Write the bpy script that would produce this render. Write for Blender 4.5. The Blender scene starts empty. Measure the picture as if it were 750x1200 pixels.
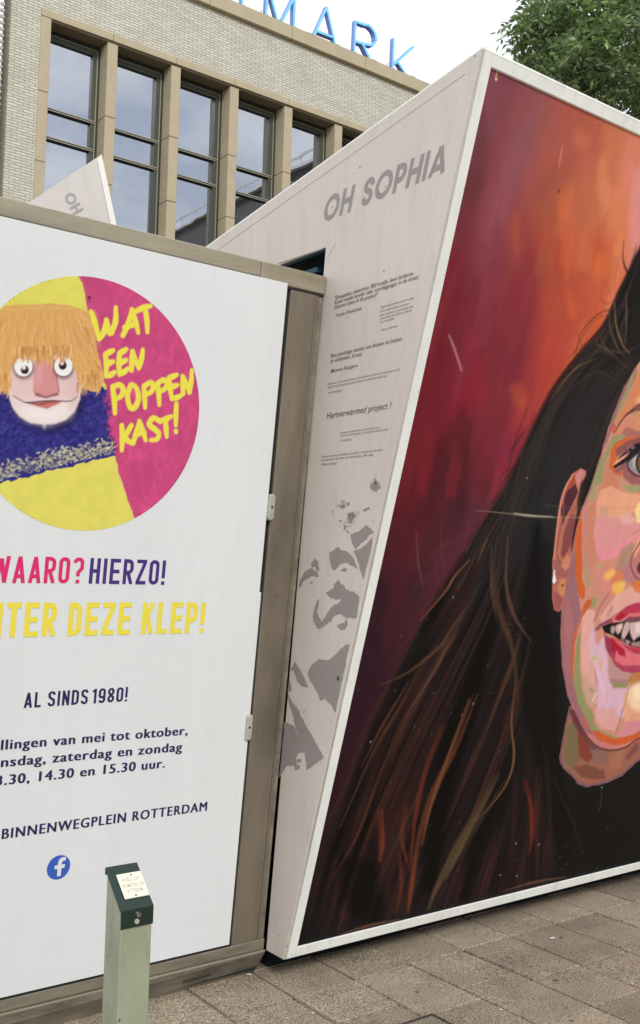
import bpy, bmesh, math, random
import numpy as np
from mathutils import Vector, Matrix
random.seed(7); rng = np.random.default_rng(11)
SC = bpy.context.scene
COL = SC.collection

# ------------------------------------------------------------------ camera
# world axes: +X runs along the street fronts (to the right, away), +Y runs back from them, +Z up
F = 1197.0; EYE = 1.6
pit, rol, yaw = [math.radians(a) for a in (3.27, 1.57, 52.87)]
_R1 = np.array([[1, 0, 0], [0, math.cos(pit), math.sin(pit)], [0, -math.sin(pit), math.cos(pit)]])
_R2 = np.array([[math.cos(rol), -math.sin(rol), 0], [math.sin(rol), math.cos(rol), 0], [0, 0, 1]])
_R = _R2 @ _R1
CM = np.array([_R @ np.array([math.sin(yaw), 0, math.cos(yaw)]),
               _R @ np.array([-math.cos(yaw), 0, math.sin(yaw)]),
               _R @ np.array([0, -1, 0])])
CP = np.array([0, 0, EYE])
cam_data = bpy.data.cameras.new('camera')
cam = bpy.data.objects.new('camera', cam_data); COL.objects.link(cam)
cam_data.sensor_fit = 'VERTICAL'; cam_data.sensor_height = 24.0; cam_data.sensor_width = 24.0
cam_data.lens = 24.0 * F / 1200.0
cam_data.clip_start = 0.05; cam_data.clip_end = 2000
_m = Matrix.Identity(4)
for i in range(3):
    _m[i][0] = CM[i, 0]; _m[i][1] = -CM[i, 1]; _m[i][2] = -CM[i, 2]; _m[i][3] = CP[i]
cam.matrix_world = _m
SC.camera = cam

# ------------------------------------------------------------------ light
SUN_EL, SUN_AZ = math.radians(36), math.radians(-112)   # azimuth measured from +X: behind the camera, veiled by cloud
world = bpy.data.worlds.new("World"); SC.world = world; world.use_nodes = True
nt = world.node_tree; nt.nodes.clear()
wo = nt.nodes.new('ShaderNodeOutputWorld')
sky = nt.nodes.new('ShaderNodeTexSky'); sky.sky_type = 'NISHITA'; sky.sun_disc = False
sky.sun_elevation = SUN_EL; sky.sun_rotation = math.pi / 2 - SUN_AZ
b1 = nt.nodes.new('ShaderNodeBackground'); b1.inputs['Strength'].default_value = 0.12
nt.links.new(sky.outputs[0], b1.inputs['Color'])
tc = nt.nodes.new('ShaderNodeTexCoord')
mpg = nt.nodes.new('ShaderNodeMapping'); mpg.inputs['Scale'].default_value = (1, 1, 2.2)
nt.links.new(tc.outputs['Generated'], mpg.inputs['Vector'])
nz = nt.nodes.new('ShaderNodeTexNoise'); nz.inputs['Scale'].default_value = 5.5; nz.inputs['Detail'].default_value = 7
nz.inputs['Roughness'].default_value = 0.55
nt.links.new(mpg.outputs[0], nz.inputs['Vector'])
cr = nt.nodes.new('ShaderNodeValToRGB')
cr.color_ramp.elements[0].position = 0.40; cr.color_ramp.elements[0].color = (0.62, 0.67, 0.76, 1)
cr.color_ramp.elements[1].position = 0.62; cr.color_ramp.elements[1].color = (1.0, 1.0, 1.0, 1)
nt.links.new(nz.outputs['Fac'], cr.inputs['Fac'])
b2 = nt.nodes.new('ShaderNodeBackground'); b2.inputs['Strength'].default_value = 1.08
nt.links.new(cr.outputs[0], b2.inputs['Color'])
mx = nt.nodes.new('ShaderNodeMixShader'); mx.inputs['Fac'].default_value = 0.86
nt.links.new(b1.outputs[0], mx.inputs[1]); nt.links.new(b2.outputs[0], mx.inputs[2])
nt.links.new(mx.outputs[0], wo.inputs['Surface'])
sun_d = bpy.data.lights.new('sun', 'SUN'); sun_d.energy = 1.55; sun_d.angle = math.radians(16); sun_d.color = (1, 0.985, 0.955)
sun = bpy.data.objects.new('sun', sun_d); COL.objects.link(sun)
sdir = Vector((math.cos(SUN_EL) * math.cos(SUN_AZ), math.cos(SUN_EL) * math.sin(SUN_AZ), math.sin(SUN_EL)))
sun.rotation_euler = sdir.to_track_quat('Z', 'Y').to_euler()
SC.view_settings.view_transform = 'Standard'; SC.view_settings.look = 'None'
SC.view_settings.exposure = 0.56; SC.view_settings.gamma = 1
SC.render.engine = 'CYCLES'

# ------------------------------------------------------------------ helpers
def ray(x, y): return CM @ np.array([(x - 375) / F, (y - 600) / F, 1.0])
def hit(x, y, n, p0):
    d = ray(x, y); n = np.array(n, float)
    return CP + d * (n @ (np.array(p0, float) - CP)) / (n @ d)
def lin(c):
    c = np.asarray(c, float) / 255.0
    return np.where(c <= 0.04045, c / 12.92, ((c + 0.055) / 1.055) ** 2.4)
KT = 0.1086                                   # the kiosk front leans 6.2 degrees
def KY(z): return 3.377 - (z - 0.16) * KT
def kpt(x, y):
    p = hit(x, y, (0, 1, KT), (0, 3.377, 0.16)); return p[0], p[2]
MT = 0.30                                     # the mural front leans 16.7 degrees
def MY(z): return 3.258 - (z - 0.102) * MT
def mpt(x, y):
    p = hit(x, y, (0, 1, MT), (0, 3.258, 0.102)); return p[0], p[2]
SX = 2.353                                    # side panel plane of the mural box
def spt(x, y):
    p = hit(x, y, (1, 0, 0), (SX, 0, 0)); return p[1], p[2]

ORG = {}
def tag(o, label=None, cat=None, group=None, kind=None):
    if label: o['label'] = label
    if cat: o['category'] = cat
    if group: o['group'] = group
    if kind: o['kind'] = kind
    return o
def thing(name, label, cat, loc=(0, 0, 0), group=None):
    o = bpy.data.objects.new(name, None); COL.objects.link(o); o.location = loc; o.empty_display_size = 0.2
    ORG[o.name] = np.array(loc, float)
    return tag(o, label, cat, group)
def obj(name, V, Fc, mat=None, parent=None, smooth=False, bevel=0, mats=None, seg=1):
    V = np.asarray(V, float)
    org = ORG.get(parent.name, np.zeros(3)) if parent else np.zeros(3)
    me = bpy.data.meshes.new(name)
    me.from_pydata([tuple(v) for v in (V - org)], [], Fc)
    if bevel:
        bm = bmesh.new(); bm.from_mesh(me)
        bmesh.ops.bevel(bm, geom=[e for e in bm.edges if len(e.link_faces) == 2 and e.calc_face_angle(0) > 0.4], offset=bevel, segments=seg, affect='EDGES', clamp_overlap=True)
        bm.to_mesh(me); bm.free()
    me.update()
    if mat: me.materials.append(mat)
    if smooth:
        for p in me.polygons: p.use_smooth = True
    o = bpy.data.objects.new(name, me); COL.objects.link(o)
    if parent: o.parent = parent
    ORG[o.name] = org
    return o
BF = [(0, 3, 2, 1), (4, 5, 6, 7), (0, 1, 5, 4), (1, 2, 6, 5), (2, 3, 7, 6), (3, 0, 4, 7)]
def boxv(x0, x1, y0, y1, z0, z1):
    return [(x0, y0, z0), (x1, y0, z0), (x1, y1, z0), (x0, y1, z0), (x0, y0, z1), (x1, y0, z1), (x1, y1, z1), (x0, y1, z1)]
def box(name, x0, x1, y0, y1, z0, z1, mat, parent=None, bevel=0.0):
    return obj(name, boxv(x0, x1, y0, y1, z0, z1), BF, mat, parent, bevel=bevel)
def leanbox(name, fn, x0, x1, z0, z1, o0, o1, mat, parent=None, bevel=0.0015):
    """box whose front follows a leaning front; o0 (outer) and o1 (inner) are metres out of it"""
    V = [(x0, fn(z0) - o0, z0), (x1, fn(z0) - o0, z0), (x1, fn(z0) - o1, z0), (x0, fn(z0) - o1, z0),
         (x0, fn(z1) - o0, z1), (x1, fn(z1) - o0, z1), (x1, fn(z1) - o1, z1), (x0, fn(z1) - o1, z1)]
    return obj(name, V, BF, mat, parent, bevel=bevel)
class MB:
    def __init__(s): s.v = []; s.f = []
    def add(s, V, Fc):
        n = len(s.v); s.v += [tuple(v) for v in V]; s.f += [tuple(i + n for i in f) for f in Fc]; return s
    def box(s, *a): return s.add(boxv(*a), BF)
    def cyl(s, c0, c1, r0, r1=None, n=12, caps=True):
        r1 = r0 if r1 is None else r1
        c0 = Vector(c0); c1 = Vector(c1); q = (c1 - c0).to_track_quat('Z', 'Y')
        V = []
        for c, r in ((c0, r0), (c1, r1)):
            for i in range(n):
                a = 2 * math.pi * i / n; V.append(c + q @ Vector((r * math.cos(a), r * math.sin(a), 0)))
        Fc = [(i, (i + 1) % n, n + (i + 1) % n, n + i) for i in range(n)]
        if caps: Fc += [tuple(reversed(range(n))), tuple(range(n, 2 * n))]
        return s.add(V, Fc)
    def bar(s, p0, p1, w, d, up):
        """rectangular bar from p0 to p1, w across, d along 'up'"""
        p0 = Vector(p0); p1 = Vector(p1); t = (p1 - p0).normalized(); u = Vector(up).normalized(); a = t.cross(u).normalized()
        V = []
        for p in (p0, p1):
            for sa, su in ((-1, -1), (1, -1), (1, 1), (-1, 1)): V.append(p + a * sa * w / 2 + u * su * d / 2)
        return s.add(V, [(3, 2, 1, 0), (4, 5, 6, 7), (0, 1, 5, 4), (1, 2, 6, 5), (2, 3, 7, 6), (3, 0, 4, 7)])
    def build(s, name, mat, parent=None, **k): return obj(name, s.v, s.f, mat, parent, **k)
def slab(name, poly, x0, x1, mat, parent, bevel=0.0):
    """polygon of (y, z) extruded from x0 to x1"""
    n = len(poly)
    V = [(x0, y, z) for y, z in poly] + [(x1, y, z) for y, z in poly]
    Fc = [tuple(range(n)), tuple(reversed(range(n, 2 * n)))] + [(i, i + n, (i + 1) % n + n, (i + 1) % n) for i in range(n)]
    return obj(name, V, Fc, mat, parent, bevel=bevel)

# ------------------------------------------------------------------ materials
def M(name, col, rough=0.6, metal=0.0, var=0.0, vs=8.0, stretch=(1, 1, 1), bump=0.0, bs=60.0, spec=0.5, col2=None, detail=6, coords='Object', dirt=0.0):
    m = bpy.data.materials.new(name); m.use_nodes = True; t = m.node_tree; N = t.nodes; L = t.links
    p = N['Principled BSDF']; c = lin(col)
    p.inputs['Base Color'].default_value = (*c, 1); p.inputs['Roughness'].default_value = rough; p.inputs['Metallic'].default_value = metal
    p.inputs['Specular IOR Level'].default_value = spec
    tc = N.new('ShaderNodeTexCoord'); mp = N.new('ShaderNodeMapping'); mp.inputs['Scale'].default_value = stretch
    L.new(tc.outputs[coords], mp.inputs['Vector'])
    if var or col2 is not None:
        n = N.new('ShaderNodeTexNoise'); n.inputs['Scale'].default_value = vs; n.inputs['Detail'].default_value = detail; n.inputs['Roughness'].default_value = 0.62
        L.new(mp.outputs[0], n.inputs['Vector'])
        r = N.new('ShaderNodeValToRGB'); r.color_ramp.elements[0].position = 0.3; r.color_ramp.elements[1].position = 0.7
        ca = lin(col2) if col2 is not None else np.clip(c * (1 - var), 0, 1); cb = c if col2 is not None else np.clip(c * (1 + var), 0, 1)
        r.color_ramp.elements[0].color = (*ca, 1); r.color_ramp.elements[1].color = (*cb, 1)
        L.new(n.outputs['Fac'], r.inputs['Fac']); L.new(r.outputs[0], p.inputs['Base Color'])
        q = N.new('ShaderNodeMapRange'); q.inputs['To Min'].default_value = max(rough - 0.12, 0.02); q.inputs['To Max'].default_value = min(rough + 0.12, 1)
        L.new(n.outputs['Fac'], q.inputs['Value']); L.new(q.outputs[0], p.inputs['Roughness'])
    if dirt:
        d1 = N.new('ShaderNodeTexNoise'); d1.inputs['Scale'].default_value = 9; d1.inputs['Detail'].default_value = 8; d1.inputs['Roughness'].default_value = .7
        dm = N.new('ShaderNodeMapping'); dm.inputs['Scale'].default_value = (1.6, 1.6, .32); L.new(tc.outputs[coords], dm.inputs[0]); L.new(dm.outputs[0], d1.inputs['Vector'])
        dr = N.new('ShaderNodeMapRange'); dr.inputs['From Min'].default_value = .52; dr.inputs['From Max'].default_value = .80; dr.inputs['To Min'].default_value = 1; dr.inputs['To Max'].default_value = 1 - dirt; L.new(d1.outputs['Fac'], dr.inputs['Value'])
        d2 = N.new('ShaderNodeTexNoise'); d2.inputs['Scale'].default_value = 75; d2.inputs['Detail'].default_value = 2; L.new(tc.outputs[coords], d2.inputs['Vector'])
        dk = N.new('ShaderNodeMapRange'); dk.inputs['From Min'].default_value = .70; dk.inputs['From Max'].default_value = .74; dk.inputs['To Min'].default_value = 1; dk.inputs['To Max'].default_value = 1 - dirt * 1.6; L.new(d2.outputs['Fac'], dk.inputs['Value'])
        dx = N.new('ShaderNodeMath'); dx.operation = 'MULTIPLY'; L.new(dr.outputs[0], dx.inputs[0]); L.new(dk.outputs[0], dx.inputs[1])
        mc = N.new('ShaderNodeMixRGB'); mc.blend_type = 'MULTIPLY'; mc.inputs['Fac'].default_value = 1
        if p.inputs['Base Color'].is_linked: L.new(p.inputs['Base Color'].links[0].from_socket, mc.inputs[1])
        else: mc.inputs[1].default_value = (*c, 1)
        L.new(dx.outputs[0], mc.inputs[2]); L.new(mc.outputs[0], p.inputs['Base Color'])
    if bump:
        n2 = N.new('ShaderNodeTexNoise'); n2.inputs['Scale'].default_value = bs; n2.inputs['Detail'].default_value = 4
        L.new(mp.outputs[0], n2.inputs['Vector'])
        b = N.new('ShaderNodeBump'); b.inputs['Strength'].default_value = bump; b.inputs['Distance'].default_value = 0.004
        L.new(n2.outputs['Fac'], b.inputs['Height']); L.new(b.outputs[0], p.inputs['Normal'])
    return m
m_white = M('white_laminate', (213, 216, 217), 0.3, var=0.028, vs=2.4, stretch=(1, 1, .45), bump=0.06, bs=5, dirt=.055)
m_whiteframe = M('white_painted_frame', (231, 233, 227), 0.45, var=0.05, vs=9, stretch=(1, 1, .4), bump=0.15, bs=40, dirt=.2)
m_side = M('greige_vinyl', (197, 188, 180), 0.33, var=0.06, vs=2.0, stretch=(1, 2.2, .5), bump=0.10, bs=5, dirt=.16)
m_side2 = M('pale_trim', (208, 205, 198), 0.4, var=.03)
m_print = M('grey_print', (138, 130, 127), 0.4, var=0.04, vs=14)
m_text = M('dark_grey_print', (96, 90, 90), 0.5)
m_steel = M('weathered_steel', (131, 122, 107), 0.36, metal=0.5, var=0.26, vs=3.0, stretch=(2.2, 2.2, .5), bump=0.05, bs=30, dirt=.22)
m_steelcap = M('steel_cap', (164, 156, 136), 0.38, metal=0.45, var=0.2, vs=5.0, stretch=(.6, 2, 3), bump=0.05, bs=30)
m_rail = M('stained_rail', (128, 121, 106), 0.5, metal=0.3, var=0.35, vs=6.0, stretch=(.5, 1, 3), bump=0.2, bs=30)
m_plinth = M('grimy_plinth', (140, 134, 120), 0.75, col2=(78, 72, 62), vs=7.0, stretch=(.6, 1, 2.2), bump=0.4, bs=50)
m_black = M('rubber_black', (22, 22, 25), 0.6)
m_dark = M('dark_void', (20, 24, 28), 0.9)
m_teal = M('teal_board', (18, 62, 78), 0.6, var=0.2)
m_navy = M('navy_ink', (34, 24, 78), 0.5)
m_purple = M('purple_ink', (62, 38, 116), 0.5)
m_pink = M('pink_ink', (208, 32, 104), 0.5)
m_yellow = M('yellow_ink', (226, 210, 70), 0.5)
m_blue = M('blue_ink', (52, 88, 176), 0.4)
m_clip = M('clip_plastic', (165, 162, 152), 0.5, var=0.15, vs=40)
m_stone = M('sand_stone', (170, 157, 130), 0.7, var=0.07, vs=2.5, bump=0.1, bs=8)
m_stonejoint = M('stone_joint', (110, 98, 80), 0.9)
m_wframe = M('bronze_window_frame', (74, 78, 68), 0.4, metal=0.3, var=0.1)
m_wdark = M('black_gasket', (40, 43, 39), 0.5)
m_wlight = M('anodised_bead', (160, 158, 140), 0.4, metal=0.4)
m_green = M('dark_green_paint', (19, 42, 33), 0.3, var=0.08, vs=30, bump=0.05)
m_post = M('grey_green_paint', (142, 147, 124), 0.42, var=0.16, vs=9, stretch=(1, 1, .4), bump=0.08, bs=60, dirt=.4)
m_plate = M('ivory_plate', (222, 216, 196), 0.4, var=0.03, vs=60)
m_metal = M('zinc', (170, 170, 168), 0.25, metal=0.9)
m_engr = M('engraving', (168, 162, 148), 0.6)
m_bark = M('bark', (84, 76, 66), 0.9, var=0.3, vs=12, stretch=(1, 1, .3), bump=0.8, bs=20)
m_leafdry = M('dry_leaf', (196, 186, 148), 0.7, var=0.1, vs=60)

def glass_mat():
    m = bpy.data.materials.new('solar_glass'); m.use_nodes = True; t = m.node_tree; N = t.nodes; L = t.links
    N.remove(N['Principled BSDF']); out = N['Material Output']
    g = N.new('ShaderNodeBsdfGlossy'); g.inputs['Roughness'].default_value = 0.012; g.inputs['Color'].default_value = (0.84, 0.885, 0.97, 1)
    d = N.new('ShaderNodeBsdfDiffuse'); d.inputs['Color'].default_value = (0.012, 0.014, 0.016, 1)
    x = N.new('ShaderNodeMixShader'); x.inputs['Fac'].default_value = 0.43
    n = N.new('ShaderNodeTexNoise'); n.inputs['Scale'].default_value = 0.7
    tc = N.new('ShaderNodeTexCoord'); L.new(tc.outputs['Object'], n.inputs['Vector'])
    b = N.new('ShaderNodeBump'); b.inputs['Strength'].default_value = 0.25; b.inputs['Distance'].default_value = 0.02
    L.new(n.outputs['Fac'], b.inputs['Height']); L.new(b.outputs[0], g.inputs['Normal'])
    L.new(d.outputs[0], x.inputs[1]); L.new(g.outputs[0], x.inputs[2]); L.new(x.outputs[0], out.inputs['Surface'])
    return m
m_glass = glass_mat()

def vcol_mat(name, rough=0.35, bump=0.0):
    m = bpy.data.materials.new(name); m.use_nodes = True; t = m.node_tree; N = t.nodes; L = t.links; p = N['Principled BSDF']
    a = N.new('ShaderNodeAttribute'); a.attribute_name = 'paint'; L.new(a.outputs['Color'], p.inputs['Base Color'])
    p.inputs['Roughness'].default_value = rough; p.inputs['Specular IOR Level'].default_value = .12
    tc = N.new('ShaderNodeTexCoord'); n = N.new('ShaderNodeTexNoise'); n.inputs['Scale'].default_value = 90; n.inputs['Detail'].default_value = 3
    mp = N.new('ShaderNodeMapping'); mp.inputs['Scale'].default_value = (1, 1, .35); L.new(tc.outputs['Object'], mp.inputs[0]); L.new(mp.outputs[0], n.inputs['Vector'])
    b = N.new('ShaderNodeBump'); b.inputs['Strength'].default_value = bump; b.inputs['Distance'].default_value = 0.003
    L.new(n.outputs['Fac'], b.inputs['Height']); L.new(b.outputs[0], p.inputs['Normal'])
    return m

def brick_mat():
    m = bpy.data.materials.new('pale_brick'); m.use_nodes = True; t = m.node_tree; N = t.nodes; L = t.links; p = N['Principled BSDF']
    tc = N.new('ShaderNodeTexCoord'); sp = N.new('ShaderNodeSeparateXYZ'); cb = N.new('ShaderNodeCombineXYZ')
    L.new(tc.outputs['Object'], sp.inputs[0]); ad = N.new('ShaderNodeMath'); L.new(sp.outputs['X'], ad.inputs[0]); L.new(sp.outputs['Y'], ad.inputs[1])
    L.new(ad.outputs[0], cb.inputs['X']); L.new(sp.outputs['Z'], cb.inputs['Y'])
    b = N.new('ShaderNodeTexBrick'); L.new(cb.outputs[0], b.inputs['Vector'])
    b.inputs['Scale'].default_value = 1.0; b.inputs['Brick Width'].default_value = 0.25; b.inputs['Row Height'].default_value = 0.066
    b.inputs['Mortar Size'].default_value = 0.009; b.inputs['Mortar Smooth'].default_value = 0.15; b.inputs['Bias'].default_value = -0.1
    b.inputs['Color1'].default_value = (*lin((204, 200, 185)), 1); b.inputs['Color2'].default_value = (*lin((186, 181, 165)), 1); b.inputs['Mortar'].default_value = (*lin((150, 146, 130)), 1)
    n = N.new('ShaderNodeTexNoise'); n.inputs['Scale'].default_value = 1.3; n.inputs['Detail'].default_value = 5; L.new(cb.outputs[0], n.inputs['Vector'])
    mxx = N.new('ShaderNodeMixRGB'); mxx.blend_type = 'MULTIPLY'; mxx.inputs['Fac'].default_value = 1
    rr = N.new('ShaderNodeMapRange'); rr.inputs['To Min'].default_value = 0.86; rr.inputs['To Max'].default_value = 1.08; L.new(n.outputs['Fac'], rr.inputs['Value'])
    L.new(b.outputs['Color'], mxx.inputs[1]); L.new(rr.outputs[0], mxx.inputs[2]); L.new(mxx.outputs[0], p.inputs['Base Color'])
    bp = N.new('ShaderNodeBump'); bp.inputs['Strength'].default_value = 0.8; bp.inputs['Distance'].default_value = 0.015; bp.invert = True
    L.new(b.outputs['Fac'], bp.inputs['Height']); L.new(bp.outputs[0], p.inputs['Normal']); p.inputs['Roughness'].default_value = 0.85
    return m
m_brick = brick_mat()

def paving_mat(name, ground=False):
    m = bpy.data.materials.new(name); m.use_nodes = True; t = m.node_tree; N = t.nodes; L = t.links; p = N['Principled BSDF']
    tc = N.new('ShaderNodeTexCoord'); geo = N.new('ShaderNodeNewGeometry'); vec = geo.outputs['Position']
    n1 = N.new('ShaderNodeTexNoise'); n1.inputs['Scale'].default_value = 190; n1.inputs['Detail'].default_value = 3; L.new(vec, n1.inputs['Vector'])
    r1 = N.new('ShaderNodeValToRGB'); e = r1.color_ramp.elements
    e[0].position = 0.38; e[0].color = (*lin((100, 88, 74)), 1); e[1].position = 0.60; e[1].color = (*lin((188, 170, 146)), 1)
    k = e.new(0.74); k.color = (*lin((196, 188, 172)), 1)
    L.new(n1.outputs['Fac'], r1.inputs['Fac'])
    n2 = N.new('ShaderNodeTexNoise'); n2.inputs['Scale'].default_value = 5; n2.inputs['Detail'].default_value = 6; n2.inputs['Roughness'].default_value = .65; L.new(vec, n2.inputs['Vector'])
    q = N.new('ShaderNodeMapRange'); q.inputs['From Min'].default_value = .25; q.inputs['From Max'].default_value = .75; q.inputs['To Min'].default_value = 0.68; q.inputs['To Max'].default_value = 1.16; L.new(n2.outputs['Fac'], q.inputs['Value'])
    mm = N.new('ShaderNodeMixRGB'); mm.blend_type = 'MULTIPLY'; mm.inputs['Fac'].default_value = 1; L.new(r1.outputs[0], mm.inputs[1]); L.new(q.outputs[0], mm.inputs[2])
    oi = N.new('ShaderNodeObjectInfo'); q2 = N.new('ShaderNodeMapRange'); q2.inputs['To Min'].default_value = 0.80; q2.inputs['To Max'].default_value = 1.14; L.new(oi.outputs['Random'], q2.inputs['Value'])
    m2 = N.new('ShaderNodeMixRGB'); m2.blend_type = 'MULTIPLY'; m2.inputs['Fac'].default_value = 1; L.new(mm.outputs[0], m2.inputs[1]); L.new(q2.outputs[0], m2.inputs[2])
    v = N.new('ShaderNodeTexVoronoi'); v.inputs['Scale'].default_value = 34; L.new(vec, v.inputs['Vector'])
    st = N.new('ShaderNodeMath'); st.operation = 'LESS_THAN'; st.inputs[1].default_value = 0.085; L.new(v.outputs['Distance'], st.inputs[0])
    hn = N.new('ShaderNodeTexNoise'); hn.inputs['Scale'].default_value = 3; L.new(vec, hn.inputs['Vector'])
    h2 = N.new('ShaderNodeMath'); h2.operation = 'GREATER_THAN'; h2.inputs[1].default_value = 0.52; L.new(hn.outputs['Fac'], h2.inputs[0])
    h3 = N.new('ShaderNodeMath'); h3.operation = 'MULTIPLY'; L.new(st.outputs[0], h3.inputs[0]); L.new(h2.outputs[0], h3.inputs[1])
    h4 = N.new('ShaderNodeMath'); h4.operation = 'MULTIPLY'; h4.inputs[1].default_value = 0.55; L.new(h3.outputs[0], h4.inputs[0])
    m3 = N.new('ShaderNodeMixRGB'); L.new(h4.outputs[0], m3.inputs['Fac']); L.new(m2.outputs[0], m3.inputs[1]); m3.inputs[2].default_value = (*lin((176, 168, 152)), 1)
    last = m3.outputs[0]
    bp = N.new('ShaderNodeBump'); bp.inputs['Strength'].default_value = 0.55; bp.inputs['Distance'].default_value = 0.004
    if ground:
        b = N.new('ShaderNodeTexBrick'); L.new(vec, b.inputs['Vector']); b.inputs['Scale'].default_value = 1; b.inputs['Brick Width'].default_value = .3; b.inputs['Row Height'].default_value = .3
        b.inputs['Mortar Size'].default_value = .006; m4 = N.new('ShaderNodeMixRGB'); L.new(b.outputs['Fac'], m4.inputs['Fac']); L.new(last, m4.inputs[1]); m4.inputs[2].default_value = (.03, .027, .025, 1); last = m4.outputs[0]
    L.new(last, p.inputs['Base Color']); L.new(n1.outputs['Fac'], bp.inputs['Height']); L.new(bp.outputs[0], p.inputs['Normal']); p.inputs['Roughness'].default_value = 0.88
    return m
m_slab = paving_mat('aggregate_paving'); m_ground = paving_mat('distant_paving', True)
m_sand = M('joint_sand', (17, 15, 13), 0.95, var=0.4, vs=90, bump=0.6, bs=200)

# ------------------------------------------------------------------ ground and pavement
colx = [2.035 + 0.296 * k for k in range(-7, 18)]
PX0, PX1, PY0, PY1 = colx[0], colx[-1], 1.1, 4.3
G0 = 400; gz = -.002
gv = [(-G0, -G0, gz), (G0, -G0, gz), (G0, G0, gz), (-G0, G0, gz), (PX0, PY0, gz), (PX1, PY0, gz), (PX1, PY1, gz), (PX0, PY1, gz), (PX0, PY0, -.06), (PX1, PY0, -.06), (PX1, PY1, -.06), (PX0, PY1, -.06)]
ground = obj('ground', gv, [(0, 1, 5, 4), (1, 2, 6, 5), (2, 3, 7, 6), (3, 0, 4, 7), (4, 5, 9, 8), (5, 6, 10, 9), (6, 7, 11, 10), (7, 4, 8, 11), (8, 9, 10, 11)], m_ground)
tag(ground, kind='structure')
pave = box('pavement', PX0 + .001, PX1 - .001, PY0 + .001, PY1 - .001, -0.055, -0.036, m_sand); tag(pave, kind='structure')
def slab_mesh(lx, ly, seed):
    r = random.Random(seed)
    bm = bmesh.new(); bmesh.ops.create_cube(bm, size=1)
    for v in bm.verts: v.co = Vector((v.co.x * lx, v.co.y * ly, v.co.z * 0.05))
    bmesh.ops.bevel(bm, geom=[e for e in bm.edges if e.verts[0].co.z > 0 and e.verts[1].co.z > 0], offset=0.0018, segments=1, affect='EDGES')
    for v in bm.verts: v.co.x += r.uniform(-.0012, .0012); v.co.y += r.uniform(-.0012, .0012)
    me = bpy.data.meshes.new('paving_slab'); bm.to_mesh(me); bm.free(); me.materials.append(m_slab); return me
slabcache = {}
lens = {0.30: .3, .40: .4, .1: .1, .2: .2}
drains = (2.04, 2.66, 2.14, 2.756)
for ci, x0 in enumerate(colx[:-1]):
    rr = random.Random(ci * 13 + 5)
    ys = [4.3, 4.02, 3.73, 3.445, 3.157]
    y = 3.157
    mid = (x0 + colx[ci + 1]) / 2
    if abs(mid - 2.78) < .15: ys += [2.756]; y = 2.756
    elif abs(mid - 3.07) < .15: ys += [2.865]; y = 2.865
    elif abs(mid - 3.36) < .15: ys += [3.055, 2.765]; y = 2.765
    elif abs(mid - 3.65) < .15: ys += [2.757, 2.46]; y = 2.46
    elif abs(mid - 3.95) < .15: ys += [3.03, 2.75]; y = 2.75
    elif abs(mid - 2.48) < .15: ys += [2.90]; y = 2.90
    while y > PY0 + .001:
        y -= rr.choice([.295, .295, .395, .295, .2]); y = PY0 if y < PY0 + .12 else y; ys.append(y)
    for a, b in zip(ys[:-1], ys[1:]):
        lx, ly = 0.296 - .0105, (a - b) - .008
        cx, cy = mid + rr.uniform(-.002, .002), (a + b) / 2
        key = (round(ly, 2))
        if key not in slabcache: slabcache[key] = slab_mesh(lx, ly, ci)
        o = bpy.data.objects.new('paving_slab', slabcache[key]); COL.objects.link(o); o.parent = pave
        o.location = (cx, cy, -0.0255 + rr.uniform(-.003, .003)); o.rotation_euler = (rr.uniform(-.008, .008), rr.uniform(-.012, .012), rr.uniform(-.007, .007))
# drain / utility cover at the bottom edge
cov = thing('utility_cover', 'square metal framed inspection cover sunk into the paving at the bottom edge', 'cover', (2.35, 2.45, -.02))
fr = MB()
X0, X1, Y0, Y1 = drains
for a in ((X0, X1, Y1 - .012, Y1), (X0, X1, Y0, Y0 + .012), (X0, X0 + .012, Y0 + .012, Y1 - .012), (X1 - .012, X1, Y0 + .012, Y1 - .012)):
    fr.box(a[0], a[1], a[2], a[3], -.022, .0075)
fr.build('frame', m_metal, cov)
box('infill_plate', X0 + .0125, X1 - .0125, Y0 + .0125, Y1 - .0125, -.022, .0055, m_slab, cov)

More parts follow.
